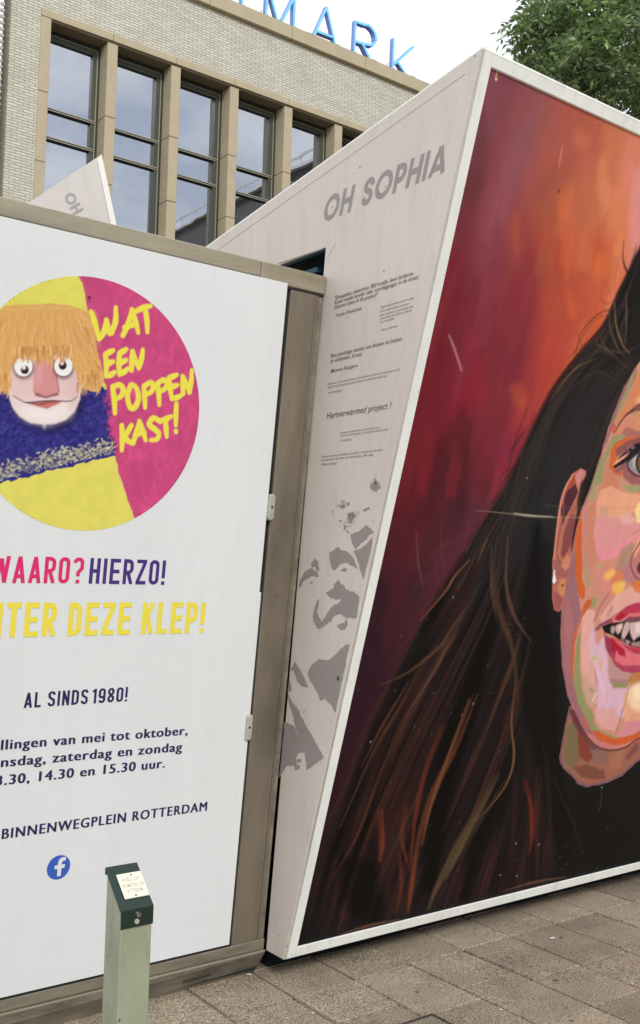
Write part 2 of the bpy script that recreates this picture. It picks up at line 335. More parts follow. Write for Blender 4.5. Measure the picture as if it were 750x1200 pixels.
# ------------------------------------------------------------------ 2D painter
class Canvas:
    """flat painting, stored as linear colours on a regular grid in plane coordinates (metres)"""
    def __init__(s, x0, x1, z0, z1, res, conv):
        s.x0, s.z0, s.res, s.conv = x0, z0, res, conv
        s.w = int((x1 - x0) / res) + 2; s.h = int((z1 - z0) / res) + 2
        s.c = np.zeros((s.h, s.w, 3), np.float32)
    def P(s, pts):
        o = []
        for x, y in pts:
            a, b = s.conv(x, y); o.append(((a - s.x0) / s.res, (b - s.z0) / s.res))
        return np.array(o)
    def _blend(s, j0, j1, i0, i1, m, col, alpha):
        a = (m * alpha)[..., None]
        s.c[j0:j1, i0:i1] = s.c[j0:j1, i0:i1] * (1 - a) + np.asarray(lin(col), np.float32) * a
    def poly(s, pts, col, alpha=1.0, soft=0.0, raw=False, jit=0.0):
        q = s.P(pts) if not raw else np.array(pts, float)
        if jit: q = s.rough(q, jit)
        pad = 2 + int(soft * 2)
        i0 = max(int(q[:, 0].min()) - pad, 0); i1 = min(int(q[:, 0].max()) + pad + 1, s.w)
        j0 = max(int(q[:, 1].min()) - pad, 0); j1 = min(int(q[:, 1].max()) + pad + 1, s.h)
        if i1 <= i0 or j1 <= j0: return
        xs = np.arange(i0, i1)[None, :]; ys = np.arange(j0, j1)[:, None]
        ins = np.zeros((j1 - j0, i1 - i0), bool); n = len(q)
        for k in range(n):
            ax, ay = q[k]; bx, by = q[(k + 1) % n]
            if ay == by: continue
            c = (ay > ys) != (by > ys)
            ins ^= c & (xs < (bx - ax) * (ys - ay) / (by - ay) + ax)
        m = ins.astype(np.float32)
        if soft:
            k = max(int(soft), 1)
            for ax in (0, 1):
                for _ in range(2):
                    cs = np.cumsum(np.pad(m, [(k + 1, k) if a == ax else (0, 0) for a in (0, 1)]), axis=ax)
                    if ax == 0: m = (cs[2 * k + 1:] - cs[:-(2 * k + 1)]) / (2 * k + 1)
                    else: m = (cs[:, 2 * k + 1:] - cs[:, :-(2 * k + 1)]) / (2 * k + 1)
        s._blend(j0, j1, i0, i1, m, col, alpha)
    def rough(s, q, jit):
        out = []
        for k in range(len(q)):
            a = q[k]; b = q[(k + 1) % len(q)]; L = np.hypot(*(b - a)); n = max(int(L / 8), 1)
            for t in range(n): out.append(a + (b - a) * t / n + rng.normal(0, jit, 2))
        return np.array(out)
    def stroke(s, pts, w, col, alpha=1.0, taper=(1, 1), raw=False, soft=0.7, smooth=True):
        q = s.P(pts) if not raw else np.array(pts, float)
        if smooth and len(q) > 2: q = spline(q, 6)
        n = len(q); wd = np.interp(np.linspace(0, 1, n), [0, .5, 1], [w * taper[0], w, w * taper[1]]) / 2
        pad = w / 2 + 2
        i0 = max(int(q[:, 0].min() - pad), 0); i1 = min(int(q[:, 0].max() + pad) + 1, s.w)
        j0 = max(int(q[:, 1].min() - pad), 0); j1 = min(int(q[:, 1].max() + pad) + 1, s.h)
        if i1 <= i0 or j1 <= j0: return
        m = np.zeros((j1 - j0, i1 - i0), np.float32)
        for k in range(n - 1):
            a = q[k]; b = q[k + 1]; r = max(wd[k], wd[k + 1]) + 2
            u0 = max(int(min(a[0], b[0]) - r), i0); u1 = min(int(max(a[0], b[0]) + r) + 1, i1)
            v0 = max(int(min(a[1], b[1]) - r), j0); v1 = min(int(max(a[1], b[1]) + r) + 1, j1)
            if u1 <= u0 or v1 <= v0: continue
            X = np.arange(u0, u1)[None, :] - a[0]; Yy = np.arange(v0, v1)[:, None] - a[1]
            d = b - a; L2 = d @ d + 1e-9; t = np.clip((X * d[0] + Yy * d[1]) / L2, 0, 1)
            dist = np.hypot(X - t * d[0], Yy - t * d[1]); ww = wd[k] + (wd[k + 1] - wd[k]) * t
            mm = np.clip((ww - dist) / (soft * 2) + .5, 0, 1)
            sub = m[v0 - j0:v1 - j0, u0 - i0:u1 - i0]; np.maximum(sub, mm, out=sub)
        s._blend(j0, j1, i0, i1, m, col, alpha)
    def ell(s, cx, cy, rx, ry, col, alpha=1, soft=0):
        s.poly([(cx + rx * math.cos(a), cy + ry * math.sin(a)) for a in np.linspace(0, 2 * math.pi, 28)[:-1]], col, alpha, soft)
    def sample(s, X, Z):
        fx = np.clip((X - s.x0) / s.res, 0.5, s.w - 2.5); fz = np.clip((Z - s.z0) / s.res, .5, s.h - 2.5)
        acc = 0
        for dx in (-.45, .45):
            for dz in (-.45, .45):
                gx = fx + dx; gz = fz + dz; i = gx.astype(int); j = gz.astype(int); a = (gx - i)[..., None]; b = (gz - j)[..., None]
                i = np.clip(i, 0, s.w - 2); j = np.clip(j, 0, s.h - 2)
                acc = acc + (s.c[j, i] * (1 - a) + s.c[j, i + 1] * a) * (1 - b) + (s.c[j + 1, i] * (1 - a) + s.c[j + 1, i + 1] * a) * b
        return acc / 4
def spline(q, n):
    q = np.asarray(q, float); P = np.vstack([2 * q[0] - q[1], q, 2 * q[-1] - q[-2]]); out = []
    for k in range(1, len(P) - 2):
        a, b, c, d = P[k - 1:k + 3]
        for t in np.linspace(0, 1, n, endpoint=False):
            out.append(.5 * (2 * b + (c - a) * t + (2 * a - 5 * b + 4 * c - d) * t * t + (3 * b - a - 3 * c + d) * t ** 3))
    out.append(P[-2]); return np.array(out)
def vnoise(h, w, cell, cellx=None, seed=0):
    r = np.random.default_rng(seed); cy = cell; cx = cellx or cell
    g = r.random((int(h / cy) + 3, int(w / cx) + 3)); y = np.arange(h) / cy; x = np.arange(w) / cx
    j = y.astype(int); i = x.astype(int); b = (y - j); a = (x - i); a = a * a * (3 - 2 * a); b = b * b * (3 - 2 * b)
    g00 = g[np.ix_(j, i)]; g01 = g[np.ix_(j, i + 1)]; g10 = g[np.ix_(j + 1, i)]; g11 = g[np.ix_(j + 1, i + 1)]
    return (g00 * (1 - a) + g01 * a) * (1 - b)[:, None] + (g10 * (1 - a) + g11 * a) * b[:, None]
def paint_grid(name, cv, fn, xs, zs, out, mat, parent, mask=None, disc=None):
    """a sheet following the leaning front, its vertices carrying the painted colours"""
    X, Zg = np.meshgrid(xs, zs); nx, nz = len(xs), len(zs)
    Y = fn(Zg) - out
    org = ORG[parent.name]
    V = np.stack([X - org[0], Y - org[1], Zg - org[2]], -1).reshape(-1, 3).astype(np.float32)
    I = np.arange(nx * nz).reshape(nz, nx)
    Q = np.stack([I[:-1, :-1], I[:-1, 1:], I[1:, 1:], I[1:, :-1]], -1).reshape(-1, 4)
    if mask is not None:
        cxm = (X[:-1, :-1] + X[1:, 1:]) / 2; czm = (Zg[:-1, :-1] + Zg[1:, 1:]) / 2
        Q = Q[mask(cxm, czm).reshape(-1)]
        used = np.unique(Q); re = np.full(nx * nz, -1); re[used] = np.arange(len(used)); Q = re[Q]; V = V[used]
        XX = X.reshape(-1)[used]; ZZ = Zg.reshape(-1)[used]
        if disc:
            d = np.hypot(XX - disc[0], ZZ - disc[1]); e = d > disc[2] - .0022; s_ = np.where(e, disc[2] / d, 1)
            XX = disc[0] + (XX - disc[0]) * s_; ZZ = disc[1] + (ZZ - disc[1]) * s_; V = np.stack([XX - org[0], fn(ZZ) - out - org[1], ZZ - org[2]], -1).astype(np.float32)
    else: XX = X.reshape(-1); ZZ = Zg.reshape(-1)
    me = bpy.data.meshes.new(name); me.vertices.add(len(V)); me.vertices.foreach_set('co', V.reshape(-1))
    me.loops.add(Q.size); me.loops.foreach_set('vertex_index', Q.reshape(-1).astype(np.int32))
    me.polygons.add(len(Q)); me.polygons.foreach_set('loop_start', np.arange(0, Q.size, 4, dtype=np.int32)); me.polygons.foreach_set('loop_total', np.full(len(Q), 4, np.int32))
    me.update(); me.validate()
    col = cv.sample(XX, ZZ); at = me.color_attributes.new('paint', 'FLOAT_COLOR', 'POINT')
    at.data.foreach_set('color', np.concatenate([col, np.ones((len(col), 1))], 1).astype(np.float32).reshape(-1))
    me.materials.append(mat); o = bpy.data.objects.new(name, me); COL.objects.link(o); o.parent = parent; ORG[o.name] = org
    return o
# ------------------------------------------------------------------ the mural box
mural = thing('mural_box', 'large leaning white framed box with a painted portrait of a dark haired woman', 'display box', (SX, 3.25, 0))
MRX = 5.55                                     # right end, outside the picture
def paint_mural():
    cv = Canvas(2.39, MRX, 0.13, 3.30, 0.0024, mpt)
    H, W = cv.h, cv.w
    ctl = [((580, 95), (132, 74, 86)), ((572, 130), (118, 62, 68)), ((640, 130), (142, 84, 88)), ((620, 180), (140, 72, 82)), ((600, 230), (134, 62, 76)), ((565, 200), (112, 56, 62)), ((680, 140), (176, 92, 76)),
           ((720, 160), (196, 112, 82)), ((748, 200), (212, 128, 104)), ((700, 200), (192, 108, 72)), ((660, 200), (158, 82, 72)), ((660, 260), (166, 86, 62)), ((720, 260), (210, 122, 76)),
           ((748, 270), (226, 150, 134)), ((690, 300), (196, 92, 62)), ((730, 320), (206, 104, 64)), ((620, 280), (150, 70, 66)), ((590, 300), (128, 50, 64)), ((560, 280), (122, 48, 58)),
           ((650, 340), (176, 76, 58)), ((690, 380), (200, 92, 60)), ((640, 400), (180, 66, 56)), ((660, 430), (176, 68, 62)), ((600, 400), (134, 48, 60)), ((560, 380), (120, 40, 54)),
           ((530, 350), (118, 36, 48)), ((620, 470), (160, 56, 60)), ((590, 470), (122, 42, 54)), ((540, 450), (134, 36, 52)), ((510, 440), (112, 32, 42)), ((560, 500), (112, 38, 50)), ((600, 520), (134, 42, 62)),
           ((500, 520), (118, 34, 44)), ((530, 540), (84, 32, 42)), ((490, 560), (90, 28, 36)), ((560, 570), (92, 38, 48)), ((480, 610), (74, 30, 40)), ((520, 620), (72, 34, 44)), ((550, 610), (92, 44, 58)),
           ((460, 680), (54, 24, 36)), ((500, 680), (60, 32, 42)), ((440, 760), (54, 24, 38)), ((480, 720), (66, 28, 42)), ((420, 820), (52, 22, 36)), ((400, 900), (50, 20, 34)), ((385, 980), (40, 18, 28)), ((365, 1060), (26, 14, 20)),
           ((800, 200), (220, 136, 110)), ((850, 260), (206, 118, 84)), ((900, 200), (196, 104, 76)), ((1000, 260), (150, 70, 66))]
    q = cv.P([c[0] for c in ctl]); cc = lin(np.array([c[1] for c in ctl], float))
    gy = np.linspace(0, H - 1, 150); gx = np.linspace(0, W - 1, 140); GX, GY = np.meshgrid(gx, gy)
    wob = vnoise(150, 140, 12, seed=3); GXw = GX + (wob - .5) * 90; GYw = GY + (vnoise(150, 140, 9, seed=4) - .5) * 140
    num = 0; den = 0
    for (a, b), c in zip(q, cc):
        w = 1 / ((((GXw - a) * 1.5) ** 2 + ((GYw - b) * .8) ** 2) + 500) ** 1.7
        num = num + w[..., None] * c; den = den + w
    low = num / den[..., None]
    jy = np.arange(H) / (H - 1) * 149; ix = np.arange(W) / (W - 1) * 139; j = np.minimum(jy.astype(int), 148); i = np.minimum(ix.astype(int), 138)
    b = (jy - j)[:, None, None]; a = (ix - i)[None, :, None]
    cv.c = ((low[np.ix_(j, i)] * (1 - a) + low[np.ix_(j, i + 1)] * a) * (1 - b) + (low[np.ix_(j + 1, i)] * (1 - a) + low[np.ix_(j + 1, i + 1)] * a) * b).astype(np.float32)
    # broad vertical brush patches picking up and shifting the local colour
    r = random.Random(5)
    base = cv.c.copy()
    for k in range(520):
        x = r.uniform(0, W); y = r.uniform(H * .28, H); col = base[int(y), int(x)]
        f = r.uniform(.84, 1.2); sh = np.clip(col * f * np.array([1, r.uniform(.86, 1.14), r.uniform(.88, 1.12)]), 0, 1)
        srgb = 255 * np.where(sh < .0031308, sh * 12.92, 1.055 * sh ** (1 / 2.4) - .055)
        hgt = r.uniform(40, 170); wid = r.uniform(9, 36); tl = r.uniform(-.18, .18)
        cv.poly([(x - wid / 2, y), (x + wid / 2, y + r.uniform(-12, 12)), (x + wid / 2 + tl * hgt, y - hgt), (x - wid / 2 + tl * hgt, y - hgt + r.uniform(-14, 14))], srgb, r.uniform(.18, .5), soft=r.choice([2, 4, 8]), raw=True, jit=1.5)
    # named patches of the background
    for pts, c, al in [([(602, 250), (613, 248), (610, 300), (604, 302)], (176, 84, 62), .55), ([(656, 230), (668, 225), (676, 300), (668, 333), (660, 310)], (206, 104, 60), .5),
                       ([(598, 452), (612, 448), (622, 470), (613, 484), (604, 470)], (176, 76, 56), .7), ([(702, 188), (712, 180), (718, 240), (706, 262)], (222, 142, 102), .4),
                       ([(712, 220), (745, 220), (740, 262), (714, 270)], (226, 140, 100), .35), ([(742, 200), (760, 190), (760, 300), (738, 280)], (228, 150, 150), .5),
                       ([(675, 150), (695, 160), (690, 175), (676, 172)], (206, 116, 78), .45), ([(694, 300), (716, 296), (720, 320), (700, 330)], (214, 112, 66), .5), ([(664, 330), (676, 352), (678, 372), (668, 372)], (216, 104, 60), .5),
                       ([(552, 180), (570, 120), (572, 170), (566, 230), (548, 240)], (104, 54, 58), .55), ([(488, 560), (505, 500), (512, 520), (500, 590)], (132, 36, 46), .45), ([(580, 520), (606, 500), (612, 540), (590, 556)], (128, 40, 66), .5),
                       ([(530, 500), (545, 470), (556, 500), (548, 540), (536, 540)], (82, 32, 42), .5), ([(545, 395), (560, 390), (576, 470), (560, 480)], (146, 40, 56), .5)]:
        cv.poly(pts, c, al, soft=5, jit=1.5)
    cv.c *= (0.98 + .04 * vnoise(H, W, 60, 9, seed=9))[..., None]
    # hair: a dark mass, then strands laid along hand traced guide lines
    G = [[(775, 262), (752, 290), (738, 315), (724, 345), (708, 380), (690, 402), (668, 430), (650, 455), (636, 480), (622, 510), (606, 545), (592, 575), (572, 605), (552, 640), (532, 680), (500, 725), (478, 765), (458, 805), (430, 865), (402, 935), (376, 1005), (357, 1080)],
         [(780, 300), (755, 330), (735, 362), (715, 400), (692, 430), (670, 460), (652, 490), (637, 530), (622, 570), (606, 610), (590, 655), (570, 705), (545, 755), (520, 805), (490, 865), (460, 930), (430, 1000), (402, 1095)],
         [(785, 340), (760, 375), (735, 415), (708, 440), (684, 480), (668, 520), (655, 560), (640, 600), (630, 650), (615, 710), (600, 760), (577, 820), (553, 880), (523, 950), (493, 1015), (470, 1080)],
         [(790, 370), (765, 400), (738, 430), (712, 465), (694, 510), (680, 555), (660, 595), (650, 640), (644, 700), (638, 760), (624, 820), (606, 880), (582, 950), (560, 1010), (540, 1065)],
         [(790, 395), (765, 420), (742, 445), (722, 480), (708, 520), (694, 555), (672, 600), (654, 660), (650, 720), (655, 780), (660, 840), (655, 900), (648, 950), (642, 1000), (640, 1050)]]
    G = [cv.P(spline(np.array(g), 5)) for g in G]
    def resamp(g, n=120):
        d = np.r_[0, np.cumsum(np.hypot(*np.diff(g, axis=0).T))]; u = np.linspace(0, d[-1], n); return np.stack([np.interp(u, d, g[:, 0]), np.interp(u, d, g[:, 1])], 1)
    G = [resamp(g) for g in G]
    body = list(map(tuple, G[0])) + [tuple(p) for p in cv.P([(357, 1112), (560, 1065), (760, 1030), (1100, 1000), (1100, 300), (860, 240), (800, 245)])]
    cv.poly(body, (30, 26, 28), 1, raw=True, soft=2)
    cv.poly([(704, 430), (712, 450), (690, 560), (665, 600), (655, 700), (640, 640), (610, 640), (650, 520), (676, 470)], (44, 45, 48), .85, soft=12)
    cv.poly([(690, 900), (760, 860), (1100, 860), (1100, 1040), (640, 1060), (664, 960)], (20, 21, 23), .9, soft=8)
    cv.poly([(620, 600), (650, 590), (655, 700), (668, 830), (650, 960), (640, 1040), (600, 900), (640, 760)], (20, 20, 23), .8, soft=12)
    for pts, c, al in [([(618, 850), (645, 850), (656, 930), (648, 1020), (630, 1040), (614, 960)], (62, 30, 30), .75), ([(545, 990), (600, 975), (650, 1000), (640, 1045), (520, 1066)], (44, 24, 28), .7),
                       ([(450, 830), (520, 760), (560, 720), (520, 850), (470, 960), (430, 1040), (380, 1100), (400, 980)], (58, 30, 28), .7), ([(395, 1010), (450, 940), (452, 1060), (420, 1080)], (14, 14, 17), .75),
                       ([(520, 720), (580, 660), (570, 740), (540, 800), (500, 840)], (26, 20, 24), .6), ([(440, 940), (470, 900), (500, 930), (480, 1070), (452, 1078)], (74, 38, 32), .45)]:
        cv.poly(pts, c, al, soft=12)
    def along(a, t0, t1, n=16, wob=2.5):
        k = min(int(a), 3); f = a - k; idx = np.linspace(t0 * 119, t1 * 119, n)
        g = G[k] * (1 - f) + G[k + 1] * f
        p = np.stack([np.interp(idx, np.arange(120), g[:, 0]), np.interp(idx, np.arange(120), g[:, 1])], 1)
        ph = r.uniform(0, 6); am = r.uniform(0, wob); p[:, 0] += am * np.sin(np.linspace(0, r.uniform(2, 5), n) + ph); return p
    for k in range(1250):
        a = r.random() ** .8 * 4; t0 = r.uniform(-.0, .93); t1 = min(t0 + r.uniform(.06, .34), 1)
        low = t0 > .42
        cl = .5 + .5 * math.sin(a * 13.1 + 2.2 * math.sin(t0 * 5 + a * 4)) * math.cos(a * 5.3 + t0 * 2.1)
        if low: c = [(9, 9, 12), (12, 10, 14), (18, 13, 16), (30, 17, 20), (44, 22, 24), (58, 28, 28), (60, 32, 30), (70, 38, 34), (84, 50, 38)][max(0, min(8, int(cl * 8.2 + r.gauss(0, 1.3))))] if r.random() < .85 else r.choice([(84, 44, 36), (66, 32, 28), (46, 24, 26), (14, 12, 15), (10, 10, 13), (12, 10, 14), (56, 34, 32), (92, 54, 38), (74, 56, 44), (28, 16, 20), (14, 12, 16), (16, 14, 18)])
        else: c = r.choice([(52, 49, 49), (34, 35, 38), (70, 56, 50), (42, 40, 42), (60, 48, 47), (32, 32, 35)])
        if a > 3.1 and .3 < t0 < .75: c = r.choice([(24, 24, 27), (30, 27, 29), (18, 18, 22)])
        al = r.uniform(.15, .6) if low else r.uniform(.12, .45)
        cv.stroke(along(a, t0, t1), r.uniform(1.2, 7) if r.random() < .7 else r.uniform(7, 16), c, al, (0.1, 0.1), raw=True, smooth=False, soft=r.choice([.8, 1.5, 3]))
    cv.poly([(700, 446), (716, 452), (706, 500), (692, 560), (668, 592), (655, 640), (652, 720), (658, 800), (668, 850), (650, 960), (634, 800), (622, 700), (604, 640), (624, 560), (652, 500), (676, 462)], (40, 41, 44), .62, soft=14)
    cv.poly([(640, 620), (652, 640), (652, 720), (658, 800), (668, 850), (660, 960), (640, 860), (620, 760), (616, 700)], (18, 18, 21), .6, soft=10)
    cv.poly([(742, 306), (752, 286), (764, 268), (784, 250), (820, 238), (900, 236), (900, 420), (742, 420)], (40, 36, 38), .9, soft=4)
    for k in range(120):   # loose hairs along the outer edge
        a = -r.uniform(.02, .5); t0 = r.uniform(.12, .8); t1 = t0 + r.uniform(.06, .2); idx = np.linspace(t0 * 119, min(t1, 1) * 119, 12)
        g = G[0] + (G[0] - G[1]) * np.linspace(.0, -a, 12).mean()
        p = np.stack([np.interp(idx, np.arange(120), G[0][:, 0]), np.interp(idx, np.arange(120), G[0][:, 1])], 1); q = np.stack([np.interp(idx, np.arange(120), g[:, 0]), np.interp(idx, np.arange(120), g[:, 1])], 1)
        f = (np.linspace(0, 1, 12) ** 1.6)[:, None]; p = p * (1 - f) + q * f
        cv.stroke(p, r.uniform(1, 2.6), r.choice([(40, 26, 28), (86, 52, 46), (60, 34, 36)]), r.uniform(.25, .7), (.8, .1), raw=True, smooth=False)
    S = [([(555, 814), (531, 879), (514, 915), (500, 954), (491, 996), (484, 1052)], 22, (92, 52, 36), .7), ([(552, 820), (528, 884), (508, 940), (496, 990)], 6, (134, 84, 52), .7), ([(520, 850), (500, 905), (488, 960), (482, 1020)], 9, (110, 48, 32), .6),
         ([(605.6, 800), (601, 848), (604, 884), (598, 913), (579, 942), (543, 978)], 4, (128, 88, 62), .9), ([(588, 908), (566, 949), (540, 992), (514, 1040), (503, 1066)], 30, (84, 66, 46), .75), ([(560, 958), (540, 1000), (524, 1030)], 6, (116, 90, 62), .5),
         ([(618, 915), (625, 949), (625, 982), (622, 1000)], 9, (124, 44, 30), .8), ([(634, 900), (630, 960), (632, 1030)], 7, (84, 38, 34), .7), ([(641, 880), (645, 940), (648, 1000)], 8, (70, 36, 36), .6), ([(606, 900), (604, 960), (600, 1020)], 10, (64, 30, 32), .6),
         ([(588, 627), (583, 675), (587, 716), (600, 752), (606, 790), (607, 820)], 11, (92, 66, 52), .8), ([(597, 630), (595, 685), (605, 723), (624, 752)], 5, (104, 74, 58), .8), ([(578, 640), (578, 690), (584, 730)], 4, (108, 72, 56), .6),
         ([(620, 478), (606, 515), (596, 560), (590, 620)], 5, (70, 44, 42), .6), ([(632, 470), (618, 515), (606, 570), (600, 630)], 4, (78, 52, 48), .5),
         ([(552, 656), (535, 675), (523, 694), (494, 728)], 3.5, (136, 88, 60), .85), ([(573, 630), (567, 645), (561, 660)], 3, (112, 88, 66), .7), ([(546, 714), (530, 738), (516, 759), (480, 788), (445, 804)], 5, (104, 66, 46), .75),
         ([(537, 742), (522, 766), (509, 790), (470, 850)], 5, (110, 74, 50), .7), ([(500, 770), (470, 830), (440, 880), (400, 970)], 7, (84, 52, 38), .6), ([(480, 800), (450, 850), (425, 900)], 4, (110, 70, 48), .6), ([(470, 850), (442, 920), (420, 980), (385, 1040)], 5, (96, 56, 40), .6),
         ([(447, 950), (449, 990), (446, 1010)], 8, (140, 66, 44), .75), ([(478, 945), (472, 980), (478, 1010)], 6, (128, 64, 42), .7), ([(490, 1000), (484, 1040), (480, 1070)], 9, (124, 62, 42), .7), ([(470, 1000), (472, 1040), (466, 1072)], 8, (110, 52, 40), .6),
         ([(538, 690), (575, 625), (590, 600)], 2.5, (96, 68, 52), .6), ([(489.6, 622), (492, 661), (498, 687)], 1.8, (124, 84, 72), .7), ([(521, 603), (518, 639), (523, 670)], 1.5, (104, 66, 66), .6), ([(510, 650), (516, 680), (524, 694)], 1.5, (104, 66, 66), .5), ([(480, 700), (510, 668), (552, 640)], 1.5, (96, 58, 60), .5),
         ([(560, 620), (520, 640), (500, 660)], 1.4, (110, 70, 66), .5), ([(625, 745), (612, 800), (590, 850)], 6, (76, 48, 42), .6), ([(640, 560), (620, 640)], 8, (34, 30, 32), .6), ([(650, 910), (662, 940), (676, 970), (684, 1010)], 2, (64, 46, 40), .7),
         # crown curls
         ([(752, 300), (742, 330), (734, 350), (728, 372)], 5, (70, 52, 48), .8), ([(722, 352), (724, 380), (732, 404), (740, 414)], 4, (140, 112, 72), .7), ([(716, 362), (717, 384), (726, 408), (734, 418)], 4, (104, 82, 62), .7), ([(712, 385), (700, 400), (714, 410), (734, 412), (752, 404)], 5, (84, 66, 60), .7),
         ([(706, 395), (712, 408), (726, 420)], 3, (110, 86, 68), .6), ([(675, 432), (690, 418), (706, 411), (722, 418), (740, 432)], 6, (78, 64, 56), .7), ([(655, 460), (676, 432), (700, 420)], 4, (104, 86, 64), .6), ([(660, 470), (684, 444), (706, 436), (722, 446), (740, 452)], 5, (66, 54, 50), .6), ([(646, 470), (662, 446), (684, 424)], 4, (120, 84, 62), .6),
         ([(728, 356), (736, 362), (730, 384), (736, 404)], 6, (72, 58, 60), .7), ([(736, 345), (736, 372), (735, 400)], 3, (132, 108, 96), .6), ([(750, 372), (740, 364), (724, 362), (706, 366), (690, 380), (680, 398), (676, 420), (672, 434)], 2.4, (70, 40, 38), .9), ([(716, 368), (700, 374), (686, 392), (676, 412), (672, 432)], 2, (92, 56, 44), .8),
         ([(733, 282), (732, 300), (735, 314), (742, 324), (750, 330)], 5, (44, 36, 40), .9), ([(748, 284), (744, 302), (738, 318)], 4, (92, 66, 50), .8), ([(738, 322), (728, 338), (722, 352)], 3, (64, 42, 36), .9), ([(734, 326), (724, 344), (720, 360)], 1.8, (96, 60, 40), .8), ([(728, 300), (722, 330), (722, 346)], 1.6, (150, 78, 50), .7), ([(710, 328), (716, 340), (719, 352)], 1.6, (144, 76, 50), .7),
         ([(700, 358), (699, 368), (694, 378)], 1.6, (126, 62, 46), .7), ([(706, 348), (712, 356), (720, 352)], 2, (122, 66, 46), .7), ([(676, 386), (682, 398), (684, 404), (696, 388)], 1.8, (110, 56, 46), .7), ([(684, 404), (700, 396), (712, 384)], 2.5, (90, 54, 44), .7), ([(668, 420), (680, 408), (700, 400)], 2.5, (78, 48, 44), .7), ([(654, 452), (668, 430), (690, 406)], 3, (60, 38, 38), .8),
         ([(604, 548), (588, 570), (580, 590)], 2.5, (34, 26, 30), .8), ([(620, 500), (606, 520), (598, 532)], 3, (30, 24, 28), .8), ([(606, 545), (590, 556), (583, 572)], 2, (34, 26, 32), .7)]
    for p, w, c, al in [([(592, 690), (562, 780), (541, 850), (520, 930), (504, 1035)], 44, (10, 10, 13), .8), ([(606, 870), (590, 930), (566, 985), (548, 1050)], 40, (11, 10, 13), .75), ([(632, 620), (626, 700), (634, 800), (642, 870), (664, 1000)], 60, (15, 15, 18), .8),
                        ([(470, 790), (440, 860), (416, 940), (396, 1000)], 18, (16, 11, 15), .6), ([(500, 760), (462, 860), (440, 930), (420, 1010)], 12, (10, 10, 13), .7), ([(405, 1010), (425, 1040), (440, 1075)], 50, (11, 11, 14), .7), ([(545, 650), (520, 700), (500, 735)], 16, (14, 12, 15), .8), ([(520, 700), (500, 750), (476, 790)], 12, (14, 11, 14), .6)]:
        cv.stroke(p, w * 1.6, c, min(al + .05, .9), (.2, .5), soft=10)
    for p, w, c, al in S:
        f = 1.7 if min(q[1] for q in p) > 600 else 1.1
        if w > 5:
            for z in range(5): ox = r.uniform(-w, w) * .35; cv.stroke([(x + ox * (1 - .3 * i), y) for i, (x, y) in enumerate(p)], w * f * .45, (lambda g_: tuple(int(v * g_) for v in c))(r.uniform(.65, 1.1)), al * .55, (.1, .1), soft=2.5)
        else: cv.stroke(p, w * f * .9, c, al * (.8 if f > 1.2 else 1), (.3, .1), soft=1.6)
    # face ------------------------------------------------------------------
    A = lambda L: [(660 + x / 8.333, 440 + y / 8.333) for x, y in L]
    B = lambda L: [(640 + x / 6.818, 540 + y / 6.818) for x, y in L]
    Cc = lambda L: [(640 + x / 6.818, 680 + y / 6.818) for x, y in L]
    D = lambda L: [(640 + x / 6.818, 830 + y / 6.818) for x, y in L]
    P = cv.poly
    P(D([(200, -20), (160, 150), (115, 400), (125, 440), (160, 500), (215, 545), (270, 610), (330, 635), (500, 600), (620, 540), (750, 420), (900, 380), (1700, 380), (1700, 100), (400, 100)]), (132, 92, 98), 1, jit=.6)
    P(D([(215, 0), (175, 150), (135, 400), (170, 485), (225, 525), (280, 590), (330, 612), (500, 578), (620, 515), (750, 395), (900, 360), (1700, 360), (1700, 100), (400, 100)]), (158, 100, 82), 1, jit=.8)
    P(D([(210, 110), (270, 150), (270, 350), (280, 400), (215, 490), (160, 440), (145, 400), (180, 140)]), (124, 106, 76), 1, soft=1, jit=.8)
    P(D([(262, 160), (330, 230), (395, 380), (345, 440), (275, 390)]), (132, 66, 52), 1, soft=1, jit=.6); P(D([(350, 280), (460, 330), (520, 370), (490, 440), (400, 440)]), (138, 102, 92), 1, soft=1)
    P(D([(225, 470), (340, 450), (470, 500), (490, 560), (380, 580), (290, 550)]), (126, 78, 62), 1, soft=1, jit=.8); P(D([(290, 560), (400, 575), (440, 580), (330, 602)]), (172, 102, 76), .9, soft=1); P(D([(500, 380), (640, 330), (610, 480), (520, 500)]), (170, 112, 88), .8, soft=2)
    P(D([(640, 400), (740, 260), (750, 330), (660, 420)]), (128, 76, 76), .9, soft=1); P(D([(190, 0), (240, 20), (330, 240), (420, 330), (380, 330), (230, 130)]), (104, 54, 62), .9, soft=1)
    facep = [(775, 404), (762, 412), (748, 428), (733, 455), (722, 482), (716, 498), (711, 515), (706, 532), (699, 556), (694, 572), (689, 584), (682, 600), (677, 622), (671.5, 645), (669, 666), (664, 687), (660, 705), (659, 746), (661, 782), (667, 815), (675, 835), (684, 856), (695.7, 871), (707.5, 878.4), (723.6, 880), (735, 876), (750, 865), (790, 850), (860, 830), (860, 404)]
    P(facep, (206, 142, 124), 1, jit=.5)
    P([(748, 428), (733, 455), (722, 482), (711, 515), (699, 556), (684, 598), (671.5, 645), (660, 705), (659, 746), (661, 782), (667, 815), (684, 856), (707, 878), (714, 879), (706, 868), (694, 850), (682, 822), (673, 800), (672, 765), (676, 742), (683, 720), (680, 700), (677, 660), (677, 625), (684, 600), (697, 568), (708, 530), (720, 500), (733, 470), (748, 440)], (158, 106, 112), 1, soft=1, jit=.7)
    P([(663, 705), (668, 700), (674, 730), (668, 790), (664, 780)], (178, 112, 112), .7, soft=2, jit=.7)
    P([(748, 432), (744, 446), (737, 464), (724, 494), (720, 496), (733, 462), (742, 440)], (160, 152, 104), 1, jit=.4)
    P([(775, 420), (750, 436), (744, 456), (734, 476), (722, 498), (730, 492), (744, 476), (775, 462)], (214, 134, 92), 1, jit=.5)
